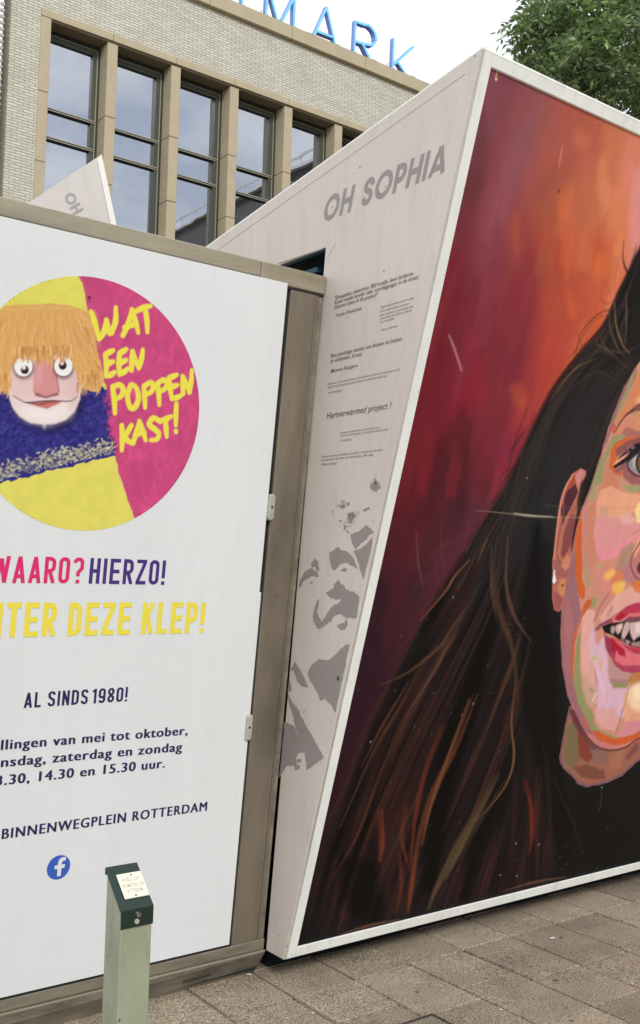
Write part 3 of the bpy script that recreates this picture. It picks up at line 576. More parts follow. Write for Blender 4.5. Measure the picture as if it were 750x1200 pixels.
    P([(745, 470), (775, 440), (860, 440), (860, 520), (790, 500)], (232, 172, 136), .9, soft=3)
    P(A([(620, 580), (500, 575), (450, 700), (370, 850), (320, 1000), (290, 1095), (340, 1085), (390, 1050), (430, 850), (480, 700), (560, 640), (630, 600)]), (152, 152, 106), 1, jit=.5)
    P(A([(430, 860), (470, 800), (520, 960), (570, 1100), (520, 1130), (380, 1130), (400, 1000)]), (206, 132, 104), 1, soft=1, jit=.5)
    P(A([(500, 600), (560, 480), (640, 420), (830, 330), (830, 560), (700, 600), (610, 560)]), (212, 140, 112), 1, jit=.5); P(A([(580, 560), (640, 500), (750, 540), (830, 540), (830, 610), (660, 620)]), (168, 106, 102), .9, soft=1, jit=.5)
    P(A([(480, 520), (520, 470), (535, 500), (500, 570)]), (206, 100, 58), 1)
    P(A([(505, 570), (560, 460), (640, 360), (740, 275), (860, 250), (860, 330), (750, 340), (660, 370), (600, 440), (530, 550)]), (134, 86, 76), 1, jit=.6); P(A([(610, 400), (680, 335), (740, 320), (660, 380)]), (92, 58, 54), .8); P(A([(675, 380), (730, 350), (760, 350), (700, 390)]), (150, 144, 100), .7)
    P(A([(470, 900), (480, 720), (520, 660), (620, 600), (720, 590), (760, 600), (760, 640), (640, 660), (560, 760), (520, 860), (600, 960), (570, 990), (500, 940)]), (206, 104, 56), 1, jit=.6)
    P(A([(525, 720), (640, 640), (760, 600), (830, 600), (830, 640), (680, 690), (600, 760), (540, 790)]), (142, 84, 84), 1, soft=1, jit=.5)
    P(A([(580, 870), (640, 850), (700, 960), (750, 1000), (850, 1010), (850, 1060), (690, 1070), (600, 1000)]), (158, 96, 98), 1, soft=1); P(A([(510, 940), (600, 850), (640, 840), (620, 900), (560, 950)]), (140, 96, 102), .9, soft=1)
    P(A([(570, 1010), (620, 1060), (700, 1080), (850, 1060), (850, 1150), (640, 1140)]), (164, 156, 112), 1, soft=1, jit=.6)
    P(A([(630, 840), (690, 790), (740, 760), (860, 740), (860, 990), (745, 965), (700, 945), (650, 895)]), (146, 142, 146), 1, soft=1); P(A([(690, 810), (730, 780), (730, 920), (700, 900)]), (182, 178, 182), .8, soft=1)
    cv.ell(760.5, 543, 14, 16, (40, 30, 30)); cv.ell(761, 543, 12.4, 14.5, (120, 88, 56)); cv.ell(759, 543, 4, 6, (18, 15, 18)); cv.ell(756, 538, 1.5, 2, (240, 240, 240))
    cv.stroke(A([(640, 850), (660, 920), (740, 980), (850, 1000)]), 4, (90, 44, 52), 1)
    for p, w, c in [([(520, 890), (640, 810), (750, 710), (880, 690)], 12, (40, 34, 38)), ([(560, 810), (650, 740), (760, 670)], 9, (84, 50, 62)), ([(650, 745), (700, 700), (760, 680)], 10, (36, 32, 38)), ([(640, 850), (700, 780), (760, 740)], 8, (52, 42, 46))]: cv.stroke(A(p), w, c, 1, (.5, .8))
    cv.stroke(A([(505, 865), (570, 820), (640, 770)]), 4, (242, 172, 138), 1, (.5, .5)); cv.ell(743.5, 524, 2.5, 2.5, (120, 90, 104)); cv.ell(738, 529, 1.6, 2, (110, 84, 98))
    P(B([(450, 230), (530, 200), (620, 250), (900, 280), (900, 330), (600, 460), (480, 480), (420, 440), (410, 330)]), (230, 164, 132), 1, soft=1, jit=.7)
    P(B([(360, 250), (400, 200), (410, 240), (390, 330), (360, 330)]), (164, 156, 112), .9); P(B([(300, 380), (400, 330), (420, 600), (410, 780), (330, 900), (300, 700)]), (202, 130, 122), .8, soft=3, jit=.8)
    P(B([(360, 330), (410, 320), (390, 640), (410, 760), (370, 900), (340, 700)]), (206, 134, 100), .7, soft=2, jit=.8)
    P(B([(440, 350), (500, 370), (510, 440), (440, 450)]), (202, 158, 140), .8, soft=2)
    P(B([(410, 450), (480, 460), (600, 440), (700, 470), (900, 480), (720, 560), (620, 660), (500, 760), (460, 800), (430, 760), (390, 600)]), (220, 150, 148), 1, soft=1, jit=.7)
    P(B([(590, 440), (680, 420), (740, 470), (700, 500), (620, 500)]), (234, 178, 166), .8, soft=2)
    P(B([(395, 560), (430, 620), (460, 730), (560, 700), (700, 590), (900, 500), (900, 560), (660, 690), (540, 790), (460, 805), (415, 730)]), (230, 144, 154), 1, soft=1, jit=.6)
    P(B([(720, 400), (745, 340), (800, 300), (800, 480), (740, 500)]), (250, 222, 150), .9, soft=1)
    P(B([(400, 780), (480, 810), (600, 780), (600, 900), (560, 1090), (420, 1000)]), (216, 140, 124), .9, soft=2, jit=.8); P(B([(310, 700), (350, 800), (380, 1000), (330, 1020), (300, 930)]), (168, 150, 110), .5, soft=2)
    P(B([(560, 860), (620, 700), (700, 640), (720, 700), (660, 880), (640, 960), (560, 900)]), (172, 136, 116), .8, soft=2); P(B([(600, 900), (700, 760), (700, 900), (750, 960), (680, 980), (620, 940)]), (182, 124, 128), .9, soft=1)
    P(B([(530, 930), (590, 860), (640, 920), (600, 1000), (620, 1090), (540, 1090)]), (220, 128, 88), 1, soft=2, jit=.8)
    for x, y, rx, ry in ((714, 675, 5, 5), (719, 671, 4, 4), (726, 690, 7, 8), (731, 685, 4, 4)): cv.ell(x, y, rx, ry, (240, 188, 92), .85, soft=2)
    cv.ell(706, 663, 3, 3, (176, 166, 110), .8, soft=1)
    P(B([(830, 560), (770, 640), (700, 760), (690, 840), (720, 910), (760, 950), (900, 960), (900, 560)]), (196, 124, 118), 1, soft=1); P(B([(700, 730), (760, 600), (800, 640), (720, 780)]), (236, 166, 130), .9, soft=1); cv.ell(753, 666, 5, 7, (96, 52, 66), 1, soft=1); cv.stroke(B([(770, 640), (700, 760), (692, 850), (740, 940), (840, 950)]), 4, (134, 76, 84), .9)
    P(Cc([(260, -40), (300, 0), (325, 70), (320, 130), (300, 160), (278, 110), (258, 0)]), (206, 98, 48), 1, jit=.5); P(B([(295, 390), (300, 500), (295, 640), (300, 800), (300, 1000), (325, 1091), (275, 1091), (248, 900), (245, 640), (270, 500)]), (206, 96, 48), 1, jit=.5)
    P(Cc([(335, 160), (382, 150), (372, 200), (330, 250), (305, 290), (262, 400), (240, 520), (230, 700), (235, 850), (215, 720), (218, 560), (240, 420), (290, 300), (310, 210)]), (204, 96, 52), 1, jit=.5)
    P(Cc([(300, 300), (345, 230), (400, 240), (400, 330), (390, 500), (400, 760), (420, 980), (380, 1000), (300, 760), (285, 560)]), (226, 168, 158), 1, soft=1, jit=.7)
    P(Cc([(380, 130), (420, 150), (400, 210), (362, 240), (370, 190)]), (158, 152, 104), 1); P(Cc([(290, 400), (258, 470), (238, 640), (235, 840), (268, 990), (325, 1095), (400, 1095), (345, 1010), (298, 860), (280, 700), (284, 520)]), (148, 148, 100), 1, jit=.5)
    P(Cc([(300, 700), (400, 860), (410, 980), (360, 1020), (310, 900)]), (196, 160, 140), .8, soft=3)
    P(Cc([(440, 300), (560, 130), (680, 50), (900, 60), (900, 190), (700, 190), (640, 215), (520, 300), (450, 350)]), (226, 168, 156), 1, soft=1, jit=.7); P(Cc([(490, 280), (545, 190), (550, 230), (510, 290)]), (182, 140, 120), .8, soft=1)
    cv.stroke(Cc([(515, 105), (440, 220), (395, 330)]), 5, (178, 112, 112), .9); P(Cc([(690, 20), (750, 0), (860, 20), (860, 130), (720, 90)]), (216, 118, 62), .9, soft=1)
    P(Cc([(360, 480), (385, 380), (440, 430), (480, 480), (500, 620), (510, 760), (540, 860), (690, 860), (690, 1000), (620, 1100), (420, 1100), (420, 800), (400, 640), (360, 640)]), (218, 178, 196), 1, soft=2, jit=.8)
    P(Cc([(400, 400), (450, 390), (470, 440), (430, 520), (400, 500)]), (214, 142, 122), .9, soft=1); P(Cc([(510, 600), (560, 680), (700, 740), (900, 740), (900, 830), (520, 820), (505, 700)]), (190, 146, 140), 1, soft=2)
    P(Cc([(380, 620), (410, 590), (430, 640), (385, 660)]), (196, 184, 116), .9, soft=1); P(Cc([(430, 620), (455, 640), (465, 720), (440, 720)]), (232, 168, 120), .9, soft=1)
    P(Cc([(535, 820), (670, 825), (645, 862), (545, 862)]), (142, 146, 96), 1, soft=1, jit=.5); P(Cc([(520, 785), (660, 800), (700, 760), (700, 800), (640, 825), (520, 820)]), (166, 122, 118), .8, soft=1); P(Cc([(660, 810), (700, 740), (900, 720), (900, 800), (700, 840)]), (188, 124, 62), .9, soft=1, jit=.6)
    P(Cc([(640, 900), (700, 850), (900, 830), (900, 1130), (640, 1130), (620, 1000)]), (228, 166, 130), .9, soft=2); cv.ell(752, 817, 15, 17, (244, 206, 172), 1, soft=4); cv.ell(751, 811, 8, 8, (252, 230, 196), .9, soft=4)
    cv.stroke(Cc([(400, 650), (430, 740), (460, 850), (500, 960)]), 8, (226, 190, 208), .7); cv.stroke(Cc([(490, 900), (500, 980)]), 4, (226, 160, 120), .8); P(Cc([(340, 850), (390, 870), (400, 900), (370, 900)]), (150, 140, 104), .7, soft=1); cv.stroke(Cc([(410, 905), (385, 960)]), 4, (240, 226, 206), .7)
    # mouth
    P(Cc([(395, 400), (440, 350), (560, 290), (650, 215), (730, 180), (920, 172), (920, 320), (640, 330), (520, 345), (450, 370), (430, 400)]), (128, 72, 90), 1, soft=1)
    P(Cc([(500, 340), (560, 290), (650, 215), (730, 182), (920, 176), (920, 285), (660, 295), (560, 335)]), (188, 56, 84), 1, jit=.4); P(Cc([(560, 310), (610, 262), (650, 270), (610, 318)]), (176, 28, 50), 1); P(Cc([(660, 270), (760, 260), (920, 250), (920, 275), (700, 292)]), (222, 130, 130), .8, soft=1); cv.stroke(Cc([(560, 300), (545, 320), (600, 330), (680, 280)]), 3, (234, 160, 150), .8)
    P(Cc([(455, 370), (520, 345), (620, 330), (920, 310), (920, 560), (760, 545), (690, 530), (600, 480), (540, 440), (480, 420)]), (30, 24, 28), 1)
    P(Cc([(470, 400), (480, 430), (540, 470), (600, 490), (700, 545), (800, 560), (920, 560), (920, 720), (700, 745), (620, 730), (560, 680), (510, 590), (485, 540)]), (176, 66, 92), 1, jit=.4)
    P(Cc([(520, 455), (600, 480), (650, 570), (640, 640), (560, 600), (530, 560)]), (176, 26, 54), 1, soft=1); P(Cc([(550, 470), (600, 490), (660, 560), (720, 590), (920, 600), (920, 680), (720, 680), (620, 680), (560, 640), (570, 560), (600, 600), (650, 620), (640, 560)]), (222, 112, 122), 1, soft=1, jit=.5); P(Cc([(485, 450), (515, 470), (540, 620), (500, 560)]), (134, 56, 82), .8, soft=1); P(Cc([(640, 520), (920, 560), (920, 590), (720, 575)]), (196, 44, 74), .8, soft=1)
    for t, c in (([(530, 372), (558, 368), (563, 398), (545, 430), (530, 408)], (196, 164, 160)), ([(570, 362), (620, 345), (622, 378), (588, 430), (567, 392)], (222, 180, 178)), ([(643, 342), (675, 335), (672, 400), (632, 470), (616, 430)], (222, 186, 184)), ([(682, 340), (900, 318), (900, 400), (750, 450), (712, 480), (682, 410)], (226, 194, 190)),
                 ([(640, 475), (680, 490), (672, 512), (650, 500)], (188, 156, 156)), ([(690, 500), (900, 480), (900, 535), (745, 530), (700, 522)], (178, 146, 142)), ([(600, 462), (632, 480), (620, 490)], (160, 130, 130))): q_ = np.array(Cc(t)); q_ = spline(np.vstack([q_, q_[:1]]), 5); P(list(map(tuple, q_)), tuple(int(v * .94) for v in c), 1, soft=1)
    P(Cc([(590, 365), (615, 355), (612, 380), (595, 400)]), (240, 208, 204), .8, soft=1); P(Cc([(720, 345), (900, 335), (900, 380), (730, 420)]), (240, 212, 206), .8, soft=2)
    # chin
    P(D([(300, 0), (330, 80), (370, 180), (440, 200), (550, 242), (565, 230), (430, 170), (390, 100), (370, 0)]), (150, 146, 98), 1, jit=.5); P(D([(560, 222), (640, 120), (750, 100), (1000, 60), (1000, 170), (650, 225)]), (214, 140, 146), 1, soft=1, jit=.5); P(D([(395, 0), (560, 0), (600, 100), (560, 190), (450, 160), (410, 90)]), (222, 164, 160), .9, soft=2, jit=.7)
    P(D([(450, 175), (540, 180), (550, 205), (500, 210)]), (206, 140, 104), .8, soft=1); P(D([(375, 188), (410, 178), (550, 242), (690, 218), (760, 180), (1000, 120), (1000, 190), (750, 245), (640, 290), (560, 302), (440, 262)]), (206, 94, 50), 1, jit=.5)
    P(D([(300, 40), (340, 120), (350, 180), (330, 160)]), (214, 96, 64), .9); P(D([(330, 200), (380, 210), (440, 265), (560, 305), (640, 295), (760, 245), (1000, 190), (1000, 215), (750, 262), (640, 312), (560, 325), (450, 315), (370, 260)]), (202, 122, 118), 1, soft=1)
    cv.stroke(D([(230, 20), (300, 170), (370, 265), (450, 325), (560, 335), (650, 310), (760, 245), (1000, 190)]), 4, (96, 46, 52), .95, (1, 1))
    # ear
    P(B([(62, 1100), (60, 960), (65, 780), (88, 620), (102, 500), (125, 320), (175, 180), (240, 90), (290, 60), (330, 80), (330, 112), (290, 200), (290, 380), (262, 480), (245, 680), (205, 800), (180, 940), (168, 1000), (160, 1100), (150, 1160), (110, 1210), (75, 1190)]), (186, 112, 94), 1, jit=.4)
    P(B([(170, 250), (250, 180), (268, 250), (205, 380), (160, 470), (140, 520), (130, 380)]), (84, 46, 58), 1, jit=.5); P(B([(180, 170), (240, 110), (250, 180), (180, 240)]), (176, 84, 66), 1)
    P(B([(210, 400), (280, 260), (285, 340), (250, 400), (230, 430), (170, 520)]), (168, 100, 86), 1, soft=1); P(B([(205, 440), (250, 430), (225, 640), (190, 720), (150, 780), (128, 740), (150, 580), (180, 500)]), (136, 74, 76), 1, soft=1, jit=.5)
    P(B([(100, 790), (140, 830), (200, 760), (200, 840), (180, 930), (110, 940), (75, 880), (72, 800)]), (162, 96, 92), 1, soft=1); P(B([(130, 840), (170, 760), (205, 760), (200, 840), (170, 880)]), (206, 138, 110), .9, soft=1)
    P(B([(108, 1010), (125, 950), (165, 945), (162, 1040), (150, 1090), (115, 1060)]), (204, 134, 92), 1, soft=1); cv.ell(661, 686, 1.4, 1.4, (70, 36, 40)); P(B([(66, 1040), (110, 1060), (150, 1110), (110, 1200), (78, 1180)]), (154, 82, 84), .9, soft=1)
    P(B([(240, 130), (292, 66), (330, 85), (266, 205)]), (206, 132, 128), 1, jit=.3)
    cv.stroke(B([(225, 110), (160, 230), (125, 360), (100, 540), (75, 780)]), 4, (216, 142, 120), .9); cv.stroke(B([(240, 130), (160, 280), (150, 420), (115, 600), (95, 740), (130, 820)]), 3, (146, 78, 74), .9)
    cv.stroke(B([(345, 95), (310, 230), (280, 380), (240, 560), (215, 720)]), 11, (46, 38, 38), .95, (.6, .3)); cv.stroke(B([(300, 150), (275, 300), (262, 420)]), 8, (52, 40, 38), .9, (.3, .3))
    P(B([(72, 862), (85, 870), (85, 905), (98, 950), (90, 985), (75, 990), (60, 975), (66, 920), (72, 895)]), (50, 44, 50), 1); P(B([(75, 866), (83, 872), (82, 910), (94, 955), (84, 980), (70, 980), (63, 965), (70, 915)]), (232, 232, 242), 1)
    cv.stroke(Cc([(670, 860), (650, 960), (610, 1091)]), 1.6, (120, 80, 80), .8); cv.stroke(D([(620, 0), (600, 100), (565, 210)]), 1.6, (110, 70, 70), .8)
    # painterly micro variation, scratches and drips
    lum = cv.c @ np.array([.3, .5, .2], np.float32); g_ = (lum / (lum + .005) * 1.05)[..., None]; lum = lum[..., None]; dk_ = np.clip(1 - lum / .03, 0, 1) * .35
    cv.c = (cv.c * (1 - dk_) + lum * dk_) * g_
    cv.c *= (0.955 + .09 * vnoise(H, W, 26, 12, seed=21))[..., None]; cv.c *= (0.985 + .03 * vnoise(H, W, 9, 3, seed=22))[..., None]
    cv.stroke([(560, 598), (600, 602), (640, 606), (750, 606)], 1.3, (190, 180, 150), .6, (.2, .4)); cv.stroke([(604, 601.5), (625, 604), (650, 605.5)], 1.5, (220, 214, 190), .9, (.5, .3)); cv.stroke([(640, 592), (700, 596), (750, 594)], 1, (120, 110, 100), .35)
    cv.stroke([(662, 168), (659, 182), (657, 195)], 2.0, (226, 160, 150), .7, (.2, .6)); cv.stroke([(657, 222), (656.5, 225)], 3, (70, 36, 36), .9); cv.stroke([(528, 392), (535, 410), (543, 434)], 4, (206, 140, 150), .55, (.6, .8)); cv.stroke([(585, 82), (583, 90)], 2, (214, 180, 140), .9); cv.ell(583.5, 92, 1.3, 1.6, (236, 220, 160))
    for x, y in ((730, 842), (736, 822), (707, 923), (505.6, 390), (606, 989), (633, 990), (588, 1026), (607, 1027), (436, 870), (620, 560), (556, 825), (533, 700), (702, 142)): cv.ell(x, y, .55, .8, (200, 194, 172), .8)
    cv.stroke([(707, 925), (706, 940), (703, 952)], 1.3, (90, 90, 84), .7)
    for k in range(26): x = r.uniform(562, 600); y = r.uniform(110, 260); cv.stroke([(x, y), (x + r.uniform(-4, 4), y + r.uniform(2, 10))], 1, (176, 120, 120), r.uniform(.1, .35), (.3, .3))
    for k in range(70): x = r.uniform(420, 740); y = r.uniform(700, 1040); cv.ell(x, y, .5, .6, (150, 146, 132), r.uniform(.2, .6))
    for x0, y0, x1, y1 in ((590, 1045, 665, 1028), (400, 1096, 470, 1078)):
        cv.stroke([(x0, y0), ((x0 + x1) / 2, (y0 + y1) / 2 - 2), (x1, y1)], 6, (112, 76, 62), .6, (.2, .3))
    # the portrait is symmetrical: the half outside the picture repeats the half in it
    qa, qb = cv.P([(779, 740), (773, 900)])
    for j in range(H):
        ax = int(qa[0] + (qb[0] - qa[0]) * (j - qa[1]) / (qb[1] - qa[1])); ax = max(min(ax, cv.w - 2), 10)
        n = min(cv.w - ax, ax); cv.c[j, ax:ax + n] = cv.c[j, ax - n:ax][::-1]; cv.c[j, ax + n:] = cv.c[j, ax + n - 1]
    return cv
cvm = paint_mural()
m_paint = vcol_mat('mural_paint', 0.42, 0.10)
xs = np.concatenate([np.arange(2.404, 4.66, 0.0042), np.arange(4.66, MRX - .05, .012)])
zs = np.arange(0.138, 3.285, 0.0037)
painting = paint_grid('painting', cvm, MY, xs, zs, -0.008, m_paint, mural)
# frame bars
leanbox('frame_bar', MY, SX + .0, SX + .0535, 0.102, 3.318, 0.0, -.035, m_whiteframe, mural, .002)['label'] = 'narrow white left upright of the picture frame'
leanbox('frame_bar', MY, SX + .055, MRX, 3.278, 3.318, 0.0, -.035, m_whiteframe, mural, .002)['label'] = 'white top bar of the picture frame'
leanbox('frame_bar', MY, SX + .055, MRX, 0.102, 0.144, 0.0, -.035, m_whiteframe, mural, .002)['label'] = 'white bottom bar of the picture frame'
leanbox('frame_bar', MY, MRX - .0535, MRX - .001, 0.145, 3.277, 0.0, -.034, m_whiteframe, mural, .002)['label'] = 'narrow white right upright of the picture frame'
leanbox('backing_board', MY, SX + .056, MRX - .056, 0.146, 3.276, -.016, -.034, m_dark, mural, 0)
# side sheet: front strip down to the ground and the wing that runs back over the theatre
def TOPZ(y): return 3.318 - (y - 2.29) * 0.143
BK = 4.35
strip = [(MY(.104), .104), (MY(.104) + .118, .104), (3.112, 2.852), (BK, 2.852), (BK, TOPZ(BK)), (MY(3.318), 3.318)]
sp_ = slab('side_panel', strip, SX - .004, SX + .012, m_side, mural, bevel=.0008)
# pressed fold lines / applied edge strips of the sheet
def sstrip(name, a, b, w, t, mat, parent):
    (ya, za), (yb, zb) = a, b; L = math.hypot(yb - ya, zb - za); ny, nzz = -(zb - za) / L * w, (yb - ya) / L * w
    return slab(name, [(ya, za), (yb, zb), (yb + ny, zb + nzz), (ya + ny, za + nzz)], SX - .004 - t, SX - .0042, mat, parent)
sstrip('edge_trim', (MY(3.318) + .075, 3.26), (BK, TOPZ(BK) - .052), .006, .0012, m_side, mural)
sstrip('edge_trim', (MY(.16) + .075, .16), (MY(3.2) + .075, 3.2), .004, .0005, m_side, mural)
sstrip('edge_trim', spt(378, 293), spt(327, 310), .005, .0012, m_print, mural)
sstrip('edge_trim', spt(384, 302), spt(393, 285), .006, .0015, m_side, mural)
sstrip('edge_trim', spt(393, 285), spt(398, 200), .003, .0006, m_side, mural)
# top, back, right, floor and the blue green inner board
V = [(SX + .0, MY(3.318), 3.3185), (MRX, MY(3.318), 3.3185), (MRX, BK, TOPZ(BK) + .0005), (SX, BK, TOPZ(BK) + .0005)]
obj('top_sheet', [(x, y, z) for x, y, z in V] + [(x, y, z + .008) for x, y, z in V], BF, m_whiteframe, mural)
slab('end_panel', [(MY(.104), .104), (BK, .104), (BK, TOPZ(BK)), (MY(3.318), 3.318)], MRX - .0005, MRX + .012, m_side, mural)
box('back_panel', SX + .05, MRX - .01, BK - .02, BK, .104, TOPZ(BK) - .02, m_side, mural)
slab('inner_board', [(MY(.13) + .06, .125), (MY(.13) + .126, .125), (3.118, 2.845), (BK - .03, 2.845), (BK - .03, 2.99), (2.9, 3.0)], SX + .013, SX + .03, m_teal, mural)
leanbox('inner_board', lambda z: KY(z) + .0, SX - .012, SX + .06, .14, 2.70, -.115, -.13, m_teal, mural, 0)
box('inner_board', SX + .02, MRX - .02, 3.2, 4.3, 2.78, 2.80, m_teal, mural)
box('plinth', SX + .06, MRX - .1, 3.45, BK - .05, -.02, .1035, m_dark, mural)
box('base_board', SX + .02, MRX - .02, 3.285, BK - .03, .1040, .12, m_dark, mural)
# ------------------------------------------------------------------ stroke lettering
def arcp(cx, cy, rx, ry, a0, a1, n=9):
    return [(cx + rx * math.cos(math.radians(a)), cy + ry * math.sin(math.radians(a))) for a in np.linspace(a0, a1, n)]
def glyph(ch, w, th, geo=False):
    """centre lines of one capital, height 1, width w"""
    h = th / 2; l, r, b, t = h, w - h, h, 1 - h; m = w / 2; rr = (r - l) / 2
    S = []
    if ch in 'O0':
        if geo: S = [(arcp(m, .5, rr, (t - b) / 2, 90, 450, 33), 1)]
        else: S = [(arcp(m, t - rr, rr, rr, 0, 180) + arcp(m, b + rr, rr, rr, 180, 360), 1)]
    elif ch == 'C': S = [(([(r, t - rr - .12)] + arcp(m, t - rr, rr, rr, 0, 180) + arcp(m, b + rr, rr, rr, 180, 360) + [(r, b + rr + .12)]), 0)]
    elif ch in 'RP':
        c = .47 if ch == 'R' else .42; q = (t - c) / 2; q = min(q, rr * 1.1)
        S = [([(l, 0), (l, 1)], 0), ([(l, t)] + [(r - q, t)] + arcp(r - q, t - q, q, q, 90, 0, 7) + arcp(r - q, c + q, q, q, 0, -90, 7) + [(l, c)], 0)]
        if ch == 'R': S += [([(m * .95, c), (w - h * .9, 0)], 0)]
    elif ch == 'D': q = min(rr * 1.3, .3); S = [([(l, 0), (l, 1)], 0), ([(l, t), (r - q, t)] + arcp(r - q, t - q, q, q, 90, 0, 7) + arcp(r - q, b + q, q, q, 0, -90, 7) + [(l, b)], 0)]
    elif ch == 'S':
        k = rr if not geo else rr * .9; ky = min(k, .24)
        S = [([(r, t - ky - .03)] + arcp(m, t - ky, rr, ky, 10, 180, 10) + [(l + (r - l) * .08, .60), (m, .51), (r - (r - l) * .08, .42)] + arcp(m, b + ky, rr, ky, 0, -170, 10) + [(l, b + ky + .03)], 0)]
    elif ch == 'H': S = [([(l, 0), (l, 1)], 0), ([(r, 0), (r, 1)], 0), ([(l, .5), (r, .5)], 0)]
    elif ch == 'I': S = [([(m, 0), (m, 1)], 0)]
    elif ch == 'T': S = [([(0, t), (w, t)], 0), ([(m, 0), (m, 1)], 0)]
    elif ch == 'E': S = [([(l, 0), (l, 1)], 0), ([(l, t), (w, t)], 0), ([(l, .5), (w * .93, .5)], 0), ([(l, b), (w, b)], 0)]
    elif ch == 'L': S = [([(l, 0), (l, 1)], 0), ([(l, b), (w, b)], 0)]
    elif ch == 'A': S = [([(h * .9, 0), (m, 1 - h * .2)], 0), ([(w - h * .9, 0), (m, 1 - h * .2)], 0), ([(w * .22, .26), (w * .78, .26)], 0)]
    elif ch == 'K': S = [([(l, 0), (l, 1)], 0), ([(l, .36), (w - h, 1)], 0), ([(m * .86, .55), (w - h * .8, 0)], 0)]
    elif ch == 'N': S = [([(l, 0), (l, 1)], 0), ([(r, 0), (r, 1)], 0), ([(l, 1 - h), (r, h)], 0)]
    elif ch == 'Z': S = [([(0, t), (w, t)], 0), ([(r, t - h * .6), (l, b + h * .6)], 0), ([(0, b), (w, b)], 0)]
    elif ch == 'W': S = [([(h, 1), (w * .28, h * .3)], 0), ([(w * .28, h * .3), (m, .9)], 0), ([(m, .9), (w * .72, h * .3)], 0), ([(w * .72, h * .3), (w - h, 1)], 0)]
    elif ch == '!': S = [([(m, .27), (m, 1)], 0), ([(m, 0), (m, th)], 0)]
    elif ch == '?': S = [([(l, t - rr)] + arcp(m, t - rr, rr, rr, 175, 0) + [(r, .58), (m, .42), (m, .27)], 0), ([(m, 0), (m, th)], 0)]
    elif ch == '1': S = [([(r, 0), (r, 1)], 0), ([(r, t), (r - .16, .80)], 0)]
    elif ch == '8': S = [(arcp(m, .74, rr * .95, .26 - h, 0, 360, 21), 1), (arcp(m, .26, rr, .26 - h, 0, 360, 21), 1)]
    elif ch == '9': S = [(arcp(m, t - rr, rr, rr, 0, 180) + arcp(m, .5 + rr * .2, rr, rr, 180, 360), 1), ([(r, t - rr), (r, b + rr)] + arcp(m, b + rr, rr, rr, 0, -170), 0)]
    return S
GW = {'I': .0, '!': .0, '1': .27, 'W': 1.5, ' ': .45, 'L': .86, 'A': 1.08, 'M': 1.4}
def lettering(text, w=.42, th=.165, gap=.09, geo=False, wid=None):
    """2D strips (points, faces, stroke number) for a line of capitals"""
    V = []; Fc = []; Z = []; x = 0; k = 0; CH = []
    for ch in text:
        if ch == ' ': x += w * .62; continue
        g = GW.get(ch, 1.0); cw = th if ch in 'I!' else w * g
        if wid and ch in wid: cw = wid[ch]
        for pts, closed in glyph(ch, cw, th, geo):
            p = np.array(pts, float); p = p[np.r_[True, np.hypot(*np.diff(p, axis=0).T) > 1e-4]]; n = len(p)
            if closed and np.allclose(p[0], p[-1]): p = p[:-1]; n -= 1
            L = []; R = []
            for i in range(n):
                a = p[(i - 1) % n] if (closed or i > 0) else None; c = p[(i + 1) % n] if (closed or i < n - 1) else None
                d1 = (p[i] - a) / (np.hypot(*(p[i] - a)) + 1e-9) if a is not None else None
                d2 = (c - p[i]) / (np.hypot(*(c - p[i])) + 1e-9) if c is not None else None
                if d1 is None: d1 = d2
                if d2 is None: d2 = d1
                nn = np.array([-(d1 + d2)[1], (d1 + d2)[0]]); nn /= np.hypot(*nn) + 1e-9
                co = max(nn @ np.array([-d1[1], d1[0]]), .5); o = nn * th / 2 / co
                L.append(p[i] + o); R.append(p[i] - o)
            base = len(V)
            for i in range(n): V += [L[i] + (x, 0), R[i] + (x, 0)]; Z += [k, k]
            m = n if closed else n - 1
            for i in range(m): j = (i + 1) % n; Fc.append((base + 2 * i, base + 2 * j, base + 2 * j + 1, base + 2 * i + 1)[::-1])
            k += 1
        x += cw + gap; CH.append((len(V), len(Fc)))
        k = 0
    lettering.chars = CH; V = np.array(V); V[:, 1] = np.clip(V[:, 1], 0, 1)
    return V, Fc, np.array(Z), x - gap
def letters(P3, Fc, mat, parent):
    """one object per letter of the last line laid out"""
    v0 = f0 = 0
    for v1, f1 in lettering.chars:
        obj('letter', P3[v0:v1], [tuple(i - v0 for i in f) for f in Fc[f0:f1]], mat, parent); v0, f0 = v1, f1
def on_front(x0, y0, x1, y1, cap, V, width, shear=0.0, Z=None, out=.0012, ptfn=kpt, fn=KY):
    """lay 2D shapes on the leaning front: baseline from photo point 0 to 1, capital height cap metres"""
    a = np.array(ptfn(x0, y0)); b = np.array(ptfn(x1, y1)); d = b - a
    X = a[0] + d[0] * V[:, 0] / width + shear * V[:, 1] * cap; Zz = a[1] + d[1] * V[:, 0] / width + V[:, 1] * cap
    o = out + (Z * .00012 if Z is not None else 0)
    return np.stack([X, fn(Zz) - o, Zz], 1)
_fc = {}
def font2d(text, offset=0.0, spacing=1.0):
    k = (text, offset, spacing)
    if k in _fc: return _fc[k]
    cu = bpy.data.curves.new('t', 'FONT'); cu.body = text; cu.size = 1; cu.offset = offset; cu.space_character = spacing; cu.resolution_u = 3; cu.fill_mode = 'FRONT' if hasattr(cu, 'fill_mode') else cu.fill_mode
    o = bpy.data.objects.new('t', cu); COL.objects.link(o); dg = bpy.context.evaluated_depsgraph_get(); me = bpy.data.meshes.new_from_object(o.evaluated_get(dg))
    V = np.array([v.co[:2] for v in me.vertices]); Fs = [tuple(p.vertices) for p in me.polygons]
    bpy.data.objects.remove(o); bpy.data.curves.remove(cu); bpy.data.meshes.remove(me)
    # drop faces of zero area and keep the facing consistent
    V = V / 0.729
    _fc[k] = (V, Fs); return V, Fs
